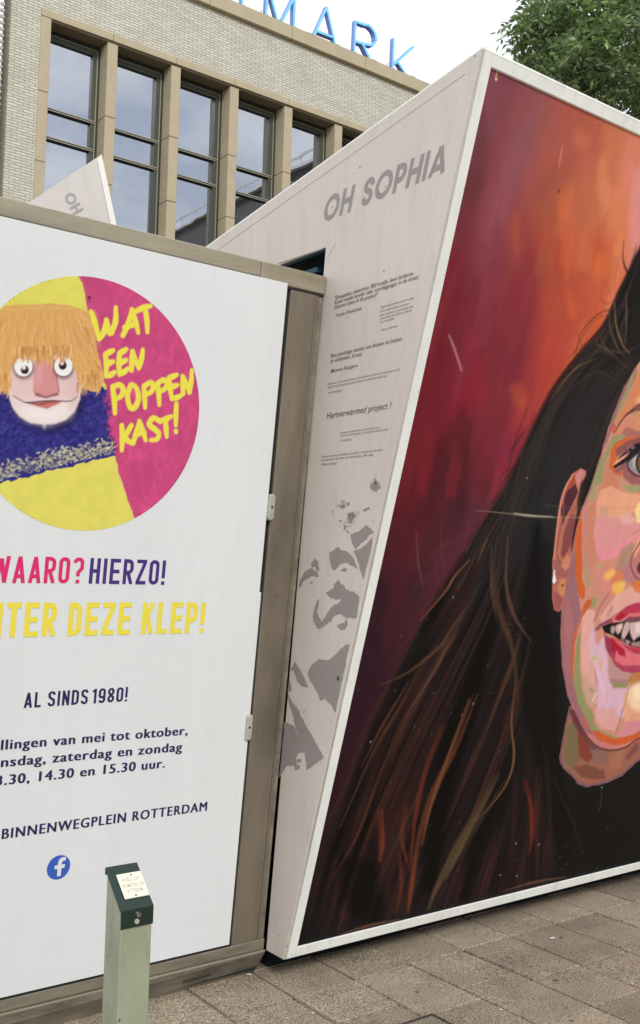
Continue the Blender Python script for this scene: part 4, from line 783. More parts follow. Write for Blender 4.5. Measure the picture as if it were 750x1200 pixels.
def bold2d(text, sp, d=.048):
    V, Fs = font2d(text, 0.0, sp); n = len(V); VV = np.concatenate([V + (s * d, 0) for s in (-1, 0, 1)]); Zs = np.repeat([0, 1, 2], n)
    return VV, [tuple(i + s * n for i in f) for s in range(3) for f in Fs], Zs
# ------------------------------------------------------------------ the puppet theatre kiosk
kiosk = thing('puppet_theatre_kiosk', 'steel framed kiosk with white poster panels advertising a puppet theatre', 'kiosk', (1.2, 3.45, 0))
KX0, KX1 = -1.4, 2.345
box('roof', KX0 + .01, KX1 - .02, 3.13, 5.2, 2.66, 2.70, m_steel, kiosk)
slab('body', [(KY(.16) + .045, .02), (5.19, .02), (5.19, 2.66), (KY(2.66) + .045, 2.66)], KX0 + .02, KX1 - .012, m_dark, kiosk)
slab('side_cladding', [(KY(.16) + .05, .02), (5.19, .02), (5.19, 2.66), (KY(2.66) + .05, 2.66)], KX1 - .0118, KX1 - .004, m_steel, kiosk)
# cap beams with a butt joint
jx = kpt(306, 320)[0]
leanbox('cap_beam', KY, KX0, jx - .0012, 2.676, 2.733, .0, -.16, m_steelcap, kiosk, .003)
leanbox('cap_beam', KY, jx + .0012, KX1, 2.664, 2.733, .0, -.16, m_steelcap, kiosk, .003)
leanbox('cap_beam', KY, jx + .0012, KX1 - .004, 2.655, 2.6635, -.004, -.05, m_black, kiosk, 0)['label'] = 'black sealing strip under the cap'
# upper and lower white panels
zseam = 1.511
up = leanbox('panel', KY, KX0 + .05, 2.166, zseam + .0003, 2.672, .0039, -.02, m_white, kiosk, 0); up['label'] = 'upper white panel with the puppet in a pink and yellow circle'
lo = leanbox('panel', KY, KX0 + .05, 2.174, .1605, zseam + .0002, .004, -.02, m_white, kiosk, 0); lo['label'] = 'lower white panel with dark blue lettering and a blue logo'
leanbox('gasket', KY, 2.15, 2.1865, .162, 2.654, -.012, -.03, m_black, kiosk, 0)
leanbox('gasket', KY, KX0 + .06, 2.18, .152, .1602, .002, -.02, m_black, kiosk, 0)
leanbox('gasket', KY, KX0 + .06, 2.166, 2.6722, 2.6758, -.003, -.02, m_black, kiosk, 0)
# right post: face, bead and return
leanbox('post', KY, 2.188, 2.306, .150, 2.654, .0, -.045, m_steel, kiosk, .002)
leanbox('post_bead', KY, 2.309, 2.322, .150, 2.654, -.002, -.045, m_steel, kiosk, .002)
leanbox('post_bead', KY, 2.325, 2.343, .150, 2.654, -.008, -.06, m_rail, kiosk, .002)
# bottom rail and plinth
leanbox('bottom_rail', KY, KX0, 2.343, .108, .1495, .001, -.05, m_rail, kiosk, .003)
leanbox('drip_edge', KY, KX0, 2.343, .100, .1065, .012, -.05, m_steelcap, kiosk, .001)
obj('plinth', [(KX0, 3.372, .0995), (KX1 - .004, 3.372, .0995), (KX1 - .004, 3.9, .0995), (KX0, 3.9, .0995), (KX0, 3.40, -.03), (KX1 - .004, 3.464, -.03), (KX1 - .004, 3.9, -.03), (KX0, 3.9, -.03)],
    [(0, 1, 2, 3), (7, 6, 5, 4), (4, 5, 1, 0), (5, 6, 2, 1), (6, 7, 3, 2), (7, 4, 0, 3)], m_plinth, kiosk)
box('scratch', *(lambda p, q: (p[0], q[0], 3.3755, 3.38, p[1] - .002, p[1] + .001))((1.98, .062), (2.10, .062)), m_dark, kiosk)
# two latch clips
for (x, y) in ((316.2, 594.5), (290, 852)):
    cx, cz = kpt(x, y); n = 12
    poly = [(cx + .013 * math.cos(a), cz + .037 + .013 * math.sin(a)) for a in np.linspace(0, math.pi, n)] + [(cx + .013 * math.cos(a), cz - .037 + .013 * math.sin(a)) for a in np.linspace(math.pi, 2 * math.pi, n)]
    N_ = len(poly); V = [(px, KY(pz) - .016, pz) for px, pz in poly] + [(px, KY(pz) + .01, pz) for px, pz in poly]
    cl = obj('latch', V, [tuple(reversed(range(N_)))[::-1], tuple(range(N_, 2 * N_))[::-1]] + [(i, i + N_, (i + 1) % N_ + N_, (i + 1) % N_) for i in range(N_)], m_clip, kiosk, bevel=.003)
    MB().cyl((cx, KY(cz) - .0165, cz), (cx, KY(cz) - .0145, cz), .005, n=10).build('screw', m_wdark, cl)
# capitals
def vis(full, visible, x0, y0, x1, y1, w=.42, th=.165, gap=.10):
    """start point of a line whose first letters lie outside the picture"""
    Wf = lettering(full, w, th, gap)[3]; Wv = lettering(visible, w, th, gap)[3]
    p0 = np.array(kpt(x0, y0)); p1 = np.array(kpt(x1, y1)); return p1 - (p1 - p0) * Wf / Wv, p1
def line2(full, visible, x0, y0, x1, y1, ytop, mat, parent, th=.165, w=.42, gap=.10):
    a, b = vis(full, visible, x0, y0, x1, y1, w, th, gap); V, Fc, Z, W_ = lettering(full, w, th, gap)
    cap = kpt(x0, ytop)[1] - kpt(x0, y0)[1]
    X = a[0] + (b - a)[0] * V[:, 0] / W_; Zz = a[1] + (b - a)[1] * V[:, 0] / W_ + V[:, 1] * cap
    letters(np.stack([X, KY(Zz) - .0052 - Z * .00012, Zz], 1), Fc, mat, parent)
KYo = KY
line2('WAARO?', 'AARO?', 13.5, 683.3, 96, 683.6, 651.5, m_pink, lo, th=.14, gap=.12)
def linef(text, x0, y0, x1, y1, ytop, mat, th=.165, w=.42, gap=.13):
    V, Fc, Z, W_ = lettering(text, w, th, gap); cap = kpt(x0, ytop)[1] - kpt(x0, y0)[1]
    letters(on_front(x0, y0, x1, y1, cap, V, W_, 0, Z, out=.0042 + .001), Fc, mat, lo)
linef('HIERZO!', 103, 683.8, 191.5, 685.2, 653.8, m_purple, th=.14)
line2('ACHTER DEZE KLEP!', 'TER DEZE KLEP!', 5, 746.8, 237.5, 741.6, 706.0, m_yellow, lo, th=.16, gap=.12)
linef('AL SINDS 1980!', 27, 829.6, 148, 821.5, 811.8, m_navy, th=.14)
def para(full, visible, x0, y0, x1, y1, xh, mat, off=.018, sp=1.12, parent=lo):
    Vf, Fs, Zs = bold2d(full, sp); Vv, _, _ = bold2d(visible, sp)
    wf = Vf[:, 0].max() - Vf[:, 0].min(); wv = Vv[:, 0].max() - Vv[:, 0].min()
    p0 = np.array(kpt(x0, y0)); p1 = np.array(kpt(x1, y1)); a = p1 - (p1 - p0) * wf / wv
    U = (Vf[:, 0] - Vf[:, 0].min()) / wf; X = a[0] + (p1 - a)[0] * U; Zz = a[1] + (p1 - a)[1] * U + Vf[:, 1] * xh
    return tag(obj('lettering', np.stack([X, KY(Zz) - .0052 - Zs * .00012, Zz], 1), Fs, mat, parent), kind='stuff')
para('Voorstellingen van mei tot oktober,', 'llingen van mei tot oktober,', 0, 878.5, 219, 860.5, .0345, m_navy)
para('woensdag, zaterdag en zondag', 'nsdag, zaterdag en zondag', 0, 898.7, 212.5, 879.7, .0345, m_navy)
para('13.30, 14.30 en 15.30 uur.', '.30, 14.30 en 15.30 uur.', 4, 919.5, 192.5, 899, .0345, m_navy)
para('BINNENWEGPLEIN ROTTERDAM', 'BINNENWEGPLEIN ROTTERDAM', 1, 983, 241.5, 949.5, .0355, m_navy, sp=1.18)
# round blue logo with a white f
lx, lz = kpt(68, 1016); R_ = .0415; nn_ = 40
ring = [(lx + R_ * math.cos(a), lz + R_ * math.sin(a)) for a in np.linspace(0, 2 * math.pi, nn_, endpoint=False)]
lg = obj('logo', [(x, KY(z) - .0050, z) for x, z in ring], [tuple(range(nn_))[::-1]], m_blue, lo)
fp = [(-.10, -1), (.28, -1), (.28, -.12), (.56, -.12), (.62, .22), (.28, .22), (.28, .38), (.34, .50), (.46, .54), (.64, .54), (.64, .84), (.40, .88), (.12, .82), (-.04, .64), (-.10, .40), (-.10, .22), (-.40, .22), (-.40, -.12), (-.10, -.12)]
fp = [(x * .96, max(y, -.80)) for x, y in fp]
me_f = [(lx + x * R_ * .92, lz + y * R_ * .92) for x, y in fp]
obj('letter', [(x, KY(z) - .0056, z) for x, z in me_f], [tuple(range(len(fp)))], m_white, lo)

def paint_circle():
    cx0, cz0, cr0 = CXC, CZC, CRC
    cv = Canvas(cx0 - cr0 - .01, cx0 + cr0 + .01, cz0 - cr0 - .01, cz0 + cr0 + .01, .0016, kpt); H, W = cv.h, cv.w; P = cv.poly; r = random.Random(3)
    cv.c[:] = lin((214, 64, 128)); cv.c *= (0.88 + .24 * vnoise(H, W, 34, 26, seed=31) * vnoise(H, W, 12, 8, seed=32) * 1.6)[..., None]
    a3 = lambda L: [(x / 3, 310 + y / 3) for x, y in L]
    E_ = lambda L: [(x / 5.77, 330 + y / 5.77) for x, y in L]
    yel = (232, 222, 74)
    P(a3([(-500, -200), (272, -200), (288, 60), (306, 160), (330, 260), (360, 400), (372, 440), (-500, 440)]), (228, 220, 70), 1, jit=.8)
    P(a3([(-500, 760), (0, 760), (400, 660), (412, 720), (428, 770), (470, 893), (480, 1100), (-500, 1100)]), (230, 220, 76), 1, jit=1)
    n = 0.94 + .10 * vnoise(H, W, 16, 16, seed=33); cv.c *= n[..., None]
    # blue jumper
    P(a3([(-400, 420), (280, 440), (352, 420), (375, 452), (356, 470), (365, 500), (378, 520), (370, 575), (386, 610), (384, 640), (402, 672), (0, 768), (-400, 860)]), (48, 44, 134), 1, jit=1.8)
    for k in range(2600):
        x = r.uniform(-30, 384); y = r.uniform(440, 740 - x * .24); c = r.choice([(38, 34, 116), (60, 56, 150), (30, 28, 98), (74, 70, 162)])
        cv.stroke(a3([(x, y), (x + r.uniform(-9, 9), y + r.uniform(-7, 7))]), r.uniform(2, 6), c, .5, raw=False, smooth=False)
    # torn edge of the jumper
    for k in range(1500):
        t = r.random(); x = -10 + 410 * t; y0 = 752 - .235 * x; y = y0 - r.uniform(-4, 62) * (.4 + .6 * r.random())
        c = r.choice([(226, 220, 140), (216, 212, 176), (44, 40, 118), (40, 36, 110), (44, 40, 118), (196, 190, 170), (52, 46, 126)])
        cv.stroke(a3([(x, y), (x + r.uniform(-12, 12), y + r.uniform(-10, 6))]), r.uniform(1.2, 2.8), c, .85, smooth=False)
    # face
    P(a3([(30, 420), (24, 480), (40, 520), (70, 556), (130, 590), (190, 596), (250, 570), (290, 520), (300, 470), (290, 410)]), (26, 24, 66), .7, soft=6)
    P(E_([(60, 560), (52, 700), (60, 790), (80, 850), (130, 915), (200, 955), (290, 968), (370, 962), (440, 935), (500, 880), (535, 800), (548, 700), (530, 560), (400, 480), (150, 480)]), (238, 214, 212), 1, soft=1)
    P(E_([(62, 560), (66, 760), (110, 790), (200, 800), (380, 790), (490, 790), (530, 740), (530, 560), (400, 470), (150, 470)]), (232, 192, 190), .75, soft=5)
    P(E_([(200, 840), (340, 860), (480, 820), (480, 900), (330, 960), (180, 930), (110, 860)]), (246, 238, 236), .8, soft=8)
    P(E_([(470, 600), (520, 600), (530, 760), (490, 860), (440, 920), (470, 800)]), (222, 184, 186), .6, soft=6)
    P(E_([(232, 480), (220, 740), (235, 768), (305, 786), (390, 766), (396, 740), (370, 600), (350, 480)]), (222, 144, 144), 1, soft=1); P(E_([(240, 480), (236, 730), (270, 700), (290, 480)]), (232, 166, 164), .7, soft=4); P(E_([(232, 750), (305, 778), (392, 752), (392, 768), (305, 790), (235, 772)]), (120, 62, 70), .9, soft=1)
    cv.stroke(E_([(350, 480), (372, 600), (396, 745)]), 3, (150, 84, 90), .7)
    P(E_([(165, 820), (260, 812), (350, 806), (420, 812), (370, 838), (310, 862), (250, 846)]), (206, 112, 104), 1, soft=1); cv.stroke(E_([(84, 772), (130, 800), (175, 818), (260, 812), (350, 806), (450, 810), (490, 802), (520, 775)]), 3, (70, 36, 44), .95, (.5, .5))
    cv.stroke(E_([(180, 822), (260, 830), (310, 822), (400, 812)]), 3.4, (120, 50, 56), .8, (.3, .3))
    for (ex, ey, px, py) in ((155, 575, 164, 598), (425, 573, 420, 568)):
        cv.poly([((ex + 72 * math.cos(a)) / 5.77, 330 + (ey + 12 + 78 * math.sin(a)) / 5.77) for a in np.linspace(0, 6.28, 30)], (110, 60, 66), .8, soft=3)
        cv.poly([((ex + 66 * math.cos(a)) / 5.77, 330 + (ey + 72 * math.sin(a)) / 5.77) for a in np.linspace(0, 6.28, 30)], (66, 40, 50), 1); cv.poly([((ex + 62 * math.cos(a)) / 5.77, 330 + (ey + 68 * math.sin(a)) / 5.77) for a in np.linspace(0, 6.28, 30)], (244, 242, 240), 1)
        cv.poly([((px + 28 * math.cos(a)) / 5.77, 330 + (py + 30 * math.sin(a)) / 5.77) for a in np.linspace(0, 6.28, 24)], (92, 40, 40), 1); cv.poly([((px + 16 * math.cos(a)) / 5.77, 330 + (py + 4 + 18 * math.sin(a)) / 5.77) for a in np.linspace(0, 6.28, 24)], (40, 18, 22), 1, soft=1)
        cv.poly([((px - 6 + 13 * math.cos(a)) / 5.77, 330 + (py - 16 + 14 * math.sin(a)) / 5.77) for a in np.linspace(0, 6.28, 16)], (255, 255, 255), .95, soft=1)
    P(E_([(140, 500), (160, 465), (180, 505)]), (40, 20, 30), 1, soft=1); P(E_([(395, 500), (410, 478), (440, 500)]), (40, 20, 30), 1, soft=1)
    # shaggy orange hair
    P(E_([(-200, 230), (0, 180), (100, 150), (180, 165), (230, 165), (330, 150), (430, 158), (520, 178), (590, 205), (620, 300), (640, 400), (660, 480), (680, 560), (696, 660), (700, 690), (650, 745), (600, 740), (545, 700), (515, 640), (470, 500), (430, 480), (380, 460), (300, 470), (230, 460), (160, 470), (120, 500), (80, 570), (56, 640), (50, 720), (0, 740), (-200, 720)]), (226, 168, 84), 1, jit=1.2)
    hc = [(236, 182, 98), (214, 148, 66), (242, 196, 122), (222, 160, 76), (200, 132, 58), (232, 174, 92)]
    for k in range(1500):
        x = r.uniform(-10, 640); y = r.uniform(190, 520); ln = r.uniform(40, 130); bend = (x - 230) * .0011 * ln
        if y + ln > 540 and 90 < x < 500: ln = 540 - y + r.uniform(-30, 20)
        if ln < 10: continue
        cv.stroke(E_([(x, y), (x + bend * .5 + r.uniform(-8, 8), y + ln * .5), (x + bend + r.uniform(-14, 14), y + ln)]), r.uniform(1.2, 3.4), r.choice(hc), r.uniform(.12, .42), (.5, .1))
    for k in range(170):   # fringe tips over the forehead and at the sides
        if k < 90: x = r.uniform(90, 490); y = r.uniform(430, 480); ln = r.uniform(40, 110) * (1.2 if 230 < x < 360 else .8)
        else: x = r.choice([r.uniform(520, 690), r.uniform(-10, 70)]); y = r.uniform(600, 690); ln = r.uniform(50, 105)
        cv.stroke(E_([(x, y), (x + r.uniform(-8, 8), y + ln * .6), (x + r.uniform(-16, 12), y + ln)]), r.uniform(2.5, 6), r.choice(hc), .9, (1, .05))
    for k in range(90):   # shaggy outline at the right
        t = r.random(); x = 560 + 125 * t; y = 230 + 400 * t; cv.stroke(E_([(x - 30, y - 30), (x + r.uniform(-6, 6), y + 20), (x + r.uniform(-8, 22), y + r.uniform(50, 100))]), r.uniform(2, 4), r.choice(hc), .85, (.6, .05))
    for k in range(60): x = r.uniform(0, 560); cv.stroke(E_([(x, 185 + abs(x - 300) * .05), (x + r.uniform(10, 70), 165 + r.uniform(-18, 12) + abs(x - 300) * .06)]), r.uniform(1, 2), r.choice([(222, 178, 88), (232, 200, 96)]), .7, (.2, .1))
    for k in range(26): x = r.uniform(130, 480); cv.stroke(E_([(x, 440), (x + r.uniform(-6, 6), 500)]), 1.6, (136, 84, 46), .55, (.3, .1))
    P(a3([(146, 556), (158, 556), (155, 585)]), (232, 228, 236), .7, soft=2); P(E_([(585, 110), (600, 95), (615, 110), (604, 118), (602, 150), (596, 118)]), (70, 40, 30), .9)
    P(a3([(270, 36), (286, 36), (290, 66), (284, 62)]), (210, 60, 122), .9)
    lum = cv.c @ np.array([.3, .55, .15], np.float32); cv.c = (cv.c * .88 + lum[..., None] * .12) * .86
    # brush lettering
    T = [[(318, 168), (330, 200), (346, 262)], [(346, 262), (362, 240), (372, 196)], [(372, 196), (382, 238), (390, 242)], [(390, 242), (404, 200), (405, 152)],
         [(430, 250), (448, 210), (462, 160)], [(462, 160), (474, 200), (484, 240)], [(436, 222), (458, 214), (480, 210)], [(478, 164), (504, 152), (528, 146)], [(508, 152), (514, 196), (516, 238)],
         [(368, 318), (372, 350), (370, 392)], [(370, 316), (384, 308), (396, 302)], [(370, 354), (384, 346), (396, 342)], [(372, 392), (388, 388), (402, 378)], [(418, 314), (416, 350), (418, 386)], [(418, 312), (430, 306), (442, 298)], [(416, 350), (430, 342), (442, 336)], [(418, 386), (434, 378), (448, 366)],
         [(460, 372), (462, 330), (464, 306)], [(464, 306), (474, 340), (486, 364)], [(486, 364), (496, 330), (500, 300)],
         [(394, 430), (400, 480), (402, 524)], [(394, 430), (420, 424), (432, 444), (420, 466), (402, 472)], [(458, 424), (446, 460), (454, 500), (470, 504), (484, 476), (480, 440), (466, 424), (458, 426)], [(504, 430), (506, 464), (508, 504)], [(504, 428), (528, 416), (538, 432), (526, 450), (508, 458)],
         [(552, 420), (556, 456), (558, 494)], [(552, 418), (574, 406), (586, 422), (574, 440), (558, 446)], [(592, 400), (596, 436), (602, 472)], [(592, 398), (606, 394), (620, 388)], [(596, 434), (610, 428), (622, 424)], [(602, 472), (620, 468), (636, 460)], [(642, 454), (640, 420), (640, 394)], [(640, 394), (652, 420), (664, 450)], [(664, 450), (670, 410), (672, 372)],
         [(426, 566), (428, 610), (426, 654)], [(460, 566), (444, 592), (430, 606)], [(430, 606), (446, 618), (462, 630)], [(466, 628), (478, 590), (488, 552)], [(488, 552), (502, 590), (510, 618)], [(472, 600), (488, 594), (506, 590)], [(556, 548), (536, 540), (522, 562), (540, 578), (556, 594), (550, 614), (528, 618)], [(560, 552), (584, 542), (600, 534)], [(580, 546), (582, 580), (584, 606)], [(618, 490), (616, 530), (616, 566)], [(616, 586), (617, 590)]]
    for s_ in T: cv.stroke(a3(s_), 17 * (.0012 / cv.res) * 1.0, (222, 212, 76), 1, (.85, .7))
    return cv
_t = kpt(95, 322)[1]; _b = kpt(98, 622)[1]; CRC = (_t - _b) / 2; CZC = (_t + _b) / 2; CXC = kpt(233.3, 477)[0] - CRC
cvc = paint_circle()
m_print2 = vcol_mat('poster_print', .4, 0.05)
paint_grid('poster_circle', cvc, KY, np.arange(CXC - CRC, CXC + CRC, .0026), np.arange(CZC - CRC, CZC + CRC, .0026), .0045, m_print2, up, mask=lambda X, Z: (X - CXC) ** 2 + (Z - CZC) ** 2 < CRC ** 2, disc=(CXC, CZC, CRC))
# ------------------------------------------------------------------ print on the side of the mural box
def on_side(Y, Z, out=.0056): return np.stack([np.full(len(Y), SX - out), Y, Z], 1)
def side_text(text, x0, y0, x1, cap, mat, off=0.0, sp=1.0, shear=.27):
    V, Fs = font2d(text, off, sp); a = spt(x0, y0); w = V[:, 0].max() - V[:, 0].min(); U = V[:, 0] - V[:, 0].min()
    y1 = hit(x1, y0 - (x1 - x0) * .3, (1, 0, 0), (SX, 0, 0))[1]; k = (y1 - a[0]) / w      # runs towards -Y on a level line
    return tag(obj('lettering', on_side(a[0] + U * k - V[:, 1] * cap * shear, a[1] + V[:, 1] * cap), Fs, mat, mural), kind='stuff')
def side_caps(text, x0, y0, x1, cap, mat):
    V, Fc, Z, W_ = lettering(text, .80, .20, .13, geo=True, wid={'O': .98, 'S': .62, 'P': .62, 'H': .74, 'A': .86})
    a = spt(x0, y0); y1 = hit(x1, y0 - (x1 - x0) * .40, (1, 0, 0), (SX, 0, 0))[1]
    letters(np.stack([SX - .0048 - Z * .00012, a[0] + (y1 - a[0]) * V[:, 0] / W_ - V[:, 1] * cap * .28, a[1] + V[:, 1] * cap], 1), Fc, mat, mural)
side_caps('OH SOPHIA', 378.5, 262, 521.5, .098, m_print)
small = [("\"Danspaleis, ziekenhuis. Blijf vrolijk, lieve kinderen.", 393, 351.5, 486, .0150), ("Kunst maakt minder ziek, voorbijganger in de straat.", 393, 357, 492, .0150), ("Daarom steun ik dit project!\"", 393, 362.5, 444, .0150), ("Tooske Westerhuis", 394, 372, 425, .0125),
         ("'Een prachtige manier om binnen en buiten", 388, 419.5, 472, .0150), ("te verbinden, Kunst.'", 388, 425.5, 426, .0150), ("Monica Rutgers", 389, 437, 420, .0135), ("Hartverwarmend project !".replace('mend', 'med'), 384, 491, 459, .0250)]
for t, x0, y0, x1, cap in small: side_text(t, x0, y0, x1, cap, m_text, .004 if cap < .02 else .0)
tiny = [("Tegenwoordig ontmoeten wij meer van elkaar", 447, 361.5, 486), ("op de mooiste plekken van de stad", 446, 366.5, 480), ("buiten, waar kunst en mensen elkaar zien", 446, 371, 485), ("zomaar tussen de winkels en de bomen", 446, 375, 484), ("van het plein.", 446, 379, 464), ("Hanna Maassen", 448, 388, 467),
        ("Wat een vondst om kinderen met kunst de straat op te laten gaan en zo", 385, 451.5, 470), ("ieder te raken die langs komt lopen van het plein naar huis.", 385, 455.5, 455), ("Len Meeuwsen", 386, 461.5, 402),
        ("Prachtig werk van alle kinderen en makers samen in de stad", 400, 508.5, 447), ("en wat een kracht spreekt er uit al deze portretten op straat", 400, 512, 456), ("Tim Agterberg", 400, 517.5, 413),
        ("Wat mooi dat kunst zo dichtbij komt, midden in het leven van de stad en", 378, 536.5, 450), ("bij iedereen die hier voorbij loopt, elke dag.", 378, 540.5, 439), ("Willem Hagenaar", 378, 545.5, 396)]
for t, x0, y0, x1 in tiny: side_text(t, x0, y0, x1, .0078, m_text)
# the grey stencil portrait
E1 = lambda L: [(310 + x / 4.1667, 540 + y / 4.1667) for x, y in L]
E2 = lambda L: [(300 + x / 4.1667, 740 + y / 4.1667) for x, y in L]
sh = [E1([(170, 625), (178, 580), (205, 540), (232, 525), (262, 545), (268, 568), (240, 562), (205, 580)]), E1([(232, 500), (250, 478), (268, 495), (272, 540), (258, 532), (250, 515), (235, 520)]),
      E1([(322, 450), (345, 435), (362, 420), (380, 436), (410, 445), (440, 475), (460, 528), (435, 515), (405, 497), (375, 502), (350, 534), (335, 528), (325, 495)]), E1([(375, 535), (398, 522), (412, 528), (398, 540)]),
      E1([(425, 360), (470, 340), (500, 315), (525, 330), (538, 350), (515, 360), (505, 385), (480, 400), (450, 430), (432, 400)]), E1([(440, 440), (470, 430), (500, 410), (530, 372), (530, 400), (520, 450), (508, 500), (486, 580), (470, 520), (455, 470)]),
      E1([(305, 640), (330, 628), (345, 620), (342, 605), (365, 582), (378, 600), (392, 605), (400, 630), (440, 640), (468, 665), (455, 765), (440, 770), (425, 765), (405, 770), (410, 800), (395, 822), (375, 825), (358, 805), (370, 795), (395, 790), (405, 770), (380, 750), (350, 752), (335, 770), (330, 785), (300, 800), (295, 812), (268, 822), (250, 800), (240, 760), (248, 715), (268, 672), (270, 690), (262, 740), (285, 790), (305, 750), (330, 715), (370, 690), (385, 672), (360, 678), (320, 665)]),
      E1([(390, 308), (405, 318), (400, 335), (392, 325)]), E1([(412, 262), (440, 250), (448, 275), (425, 298), (418, 280)]), E1([(378, 215), (392, 212), (390, 232), (376, 230)]), E1([(400, 208), (420, 200), (415, 222)]), E1([(520, 120), (545, 90), (560, 105), (572, 130), (545, 150), (525, 140)]), E1([(335, 238), (342, 248), (338, 262)]), E1([(366, 290), (384, 292), (376, 302)]), E1([(400, 335), (415, 345), (422, 356), (408, 350)]), E1([(480, 240), (515, 225), (518, 235), (495, 248)]), E1([(228, 590), (242, 595), (232, 602)]),
      E2([(258, 200), (275, 165), (310, 135), (355, 140), (400, 105), (440, 65), (462, 62), (392, 395), (375, 360), (340, 325), (318, 340), (305, 300), (280, 255), (262, 230)]),
      E2([(172, 185), (195, 148), (225, 195), (245, 235), (258, 272), (225, 268), (205, 240), (190, 195)]), E2([(160, 300), (180, 340), (215, 395), (245, 450), (260, 480), (285, 520), (335, 615), (252, 678), (243, 600), (230, 550), (205, 490), (190, 430), (165, 350)]),
      E2([(142, 440), (165, 450), (190, 460), (215, 520), (235, 570), (240, 590), (215, 590), (200, 620), (205, 650), (180, 655), (155, 655), (118, 715), (128, 620)]), E2([(190, 655), (215, 648), (222, 670), (195, 678)]), E2([(165, 235), (175, 250), (178, 290), (160, 295)]), E2([(205, 625), (225, 620), (228, 636), (205, 640)])]
bmv = []; bmf = []
rj = random.Random(8)
for k, poly in enumerate(sh):
    q = np.array([spt(x, y) for x, y in poly]); out = []
    for i in range(len(q)):
        a = q[i]; b = q[(i + 1) % len(q)]; n = max(int(np.hypot(*(b - a)) / .010), 1)
        for t in range(n): out.append(a + (b - a) * t / n + np.array([rj.gauss(0, .0011), rj.gauss(0, .0011)]))
    lim = [p for p in out]
    base = len(bmv); bmv += [(SX - .0048 - .0001 * (k % 3), p[0], p[1]) for p in lim]; bmf.append(tuple(range(base, base + len(lim))))
for k in range(230):   # stencil speckle in the hair, and along the collar
    c = rj.choice([(410, 610, 9, 9), (402, 592, 8, 5), (441, 568, 5, 8), (415, 603, 6, 5), (350, 838, 9, 14), (355, 850, 8, 12), (397, 795, 2, 3)]); x = rj.gauss(c[0], c[2] * .5); y = rj.gauss(c[1], c[3] * .5)
    if x > 568 - (y - 57) * .2205 - 6: continue
    w = rj.uniform(.001, .004); h = rj.uniform(.001, .005); yy, zz = spt(x, y); base = len(bmv)
    bmv += [(SX - .0052, yy + w * a, zz + h * b) for a, b in ((-1, -.6), (.3, -1), (1, .4), (-.2, 1))]; bmf.append(tuple(range(base, base + 4)))
tag(obj('stencil_portrait', bmv, bmf, m_print, mural), kind='stuff')
# dents, scuffs and screws of the side sheet
sc = MB()
for x, y, s_ in ((416, 201, 1.0), (420, 197, .6), (413, 206, .8), (408, 190, .5), (460, 312, .7), (497, 352, .6), (493, 312, .5), (425, 213, .5)):
    yy, zz = spt(x, y); sc.add([(SX - .0052, yy + a * .006 * s_, zz + b * .004 * s_) for a, b in ((-1.4, -.8), (.2, -1), (1.3, .2), (.4, 1.1), (-.9, .7))], [(0, 1, 2, 3, 4)])
tag(sc.build('scuff', m_white, mural), kind='stuff')
sd = MB()
for x, y in ((423, 196), (391, 243), (445, 227), (453, 219), (451, 318), (558, 66), (328, 1096), (338, 1108)):
    yy, zz = spt(x, y); MB().cyl((SX - .0066, yy, zz), (SX - .0040, yy, zz), .0022, n=8).build('screw', m_rail, mural)

# ------------------------------------------------------------------ bollard in front of the kiosk
post = thing('collection_post', 'square grey green steel post with a sloping dark green cap and ivory plate', 'bollard', (1.105, 2.14, 0))
bx0, bx1, by0, by1 = 1.067, 1.144, 2.100, 2.178
slab('post', [(by0, -.02), (by1, -.02), (by1, .895), (by0, .822)], bx0, bx1, m_post, post, bevel=.002)
sl = (.906 - .833) / (by1 + .006 - (by0 - .003))
def PS(y): return .833 + (y - (by0 - .003)) * sl
capp = slab('cap', [(by0 - .0035, .7915), (by0 - .0005, .7915), (by0 - .0005, .826), (by1 + .004, PS(by1 + .004) - .006), (by1 + .004, PS(by1 + .004) - .014), (by1 + .008, PS(by1 + .004) - .014), (by1 + .008, PS(by1 + .008)), (by0 - .0035, PS(by0 - .0035))], bx0 - .002, bx1 + .002, m_green, post, bevel=.0012)
def pc(x, y):   # a point on the sloping top
    p = hit(x, y, (0, -sl, 1), (0, by0 - .003, .833)); return p
def onslope(x, y, h): return (x, y - h * sl * .7, PS(y) + h)
q = [pc(136.9, 1025), pc(165.3, 1022.5), pc(174.6, 1050), pc(144.4, 1055)]
xa, xb = (q[0][0] + q[3][0]) / 2, (q[1][0] + q[2][0]) / 2; ya, yb = (q[3][1] + q[2][1]) / 2, (q[0][1] + q[1][1]) / 2
V = [onslope(xa, ya, .0006), onslope(xb, ya, .0006), onslope(xb, yb, .0006), onslope(xa, yb, .0006), onslope(xa, ya, .0034), onslope(xb, ya, .0034), onslope(xb, yb, .0034), onslope(xa, yb, .0034)]
plate = obj('plate', V, BF, m_plate, post, bevel=.001)
for x_, y_ in ((152.5, 1026.8), (158.7, 1050.5)):
    p = pc(x_, y_); MB().cyl(onslope(p[0], p[1], .003), onslope(p[0], p[1], .005), .0022, n=8).build('screw', m_rail, plate)
for t, fy, wd in (("INGELE LOW", .66, .72), ("NOMETRE 100", .42, .84), ("ROTTERDAM", .20, .62)):
    V_, Fs = font2d(t, .01, 1.1); wv = V_[:, 0].max() - V_[:, 0].min(); s_ = (xb - xa) * wd / wv; ox = (xa + xb) / 2 - (xb - xa) * wd / 2
    sh_ = (yb - ya) * .15
    pts = [onslope(ox + (a - V_[:, 0].min()) * s_, ya + (yb - ya) * fy + b * sh_, .0037) for a, b in V_]
    obj('engraving', pts, Fs, m_engr, plate)
p = hit(161, 1071, (0, 1, 0), (0, by0 - .0035, 0)); lk = MB().cyl((p[0], by0 - .0036, p[2]), (p[0], by0 - .012, p[2]), .0058, .005, n=16).build('lock', m_metal, post, smooth=False)
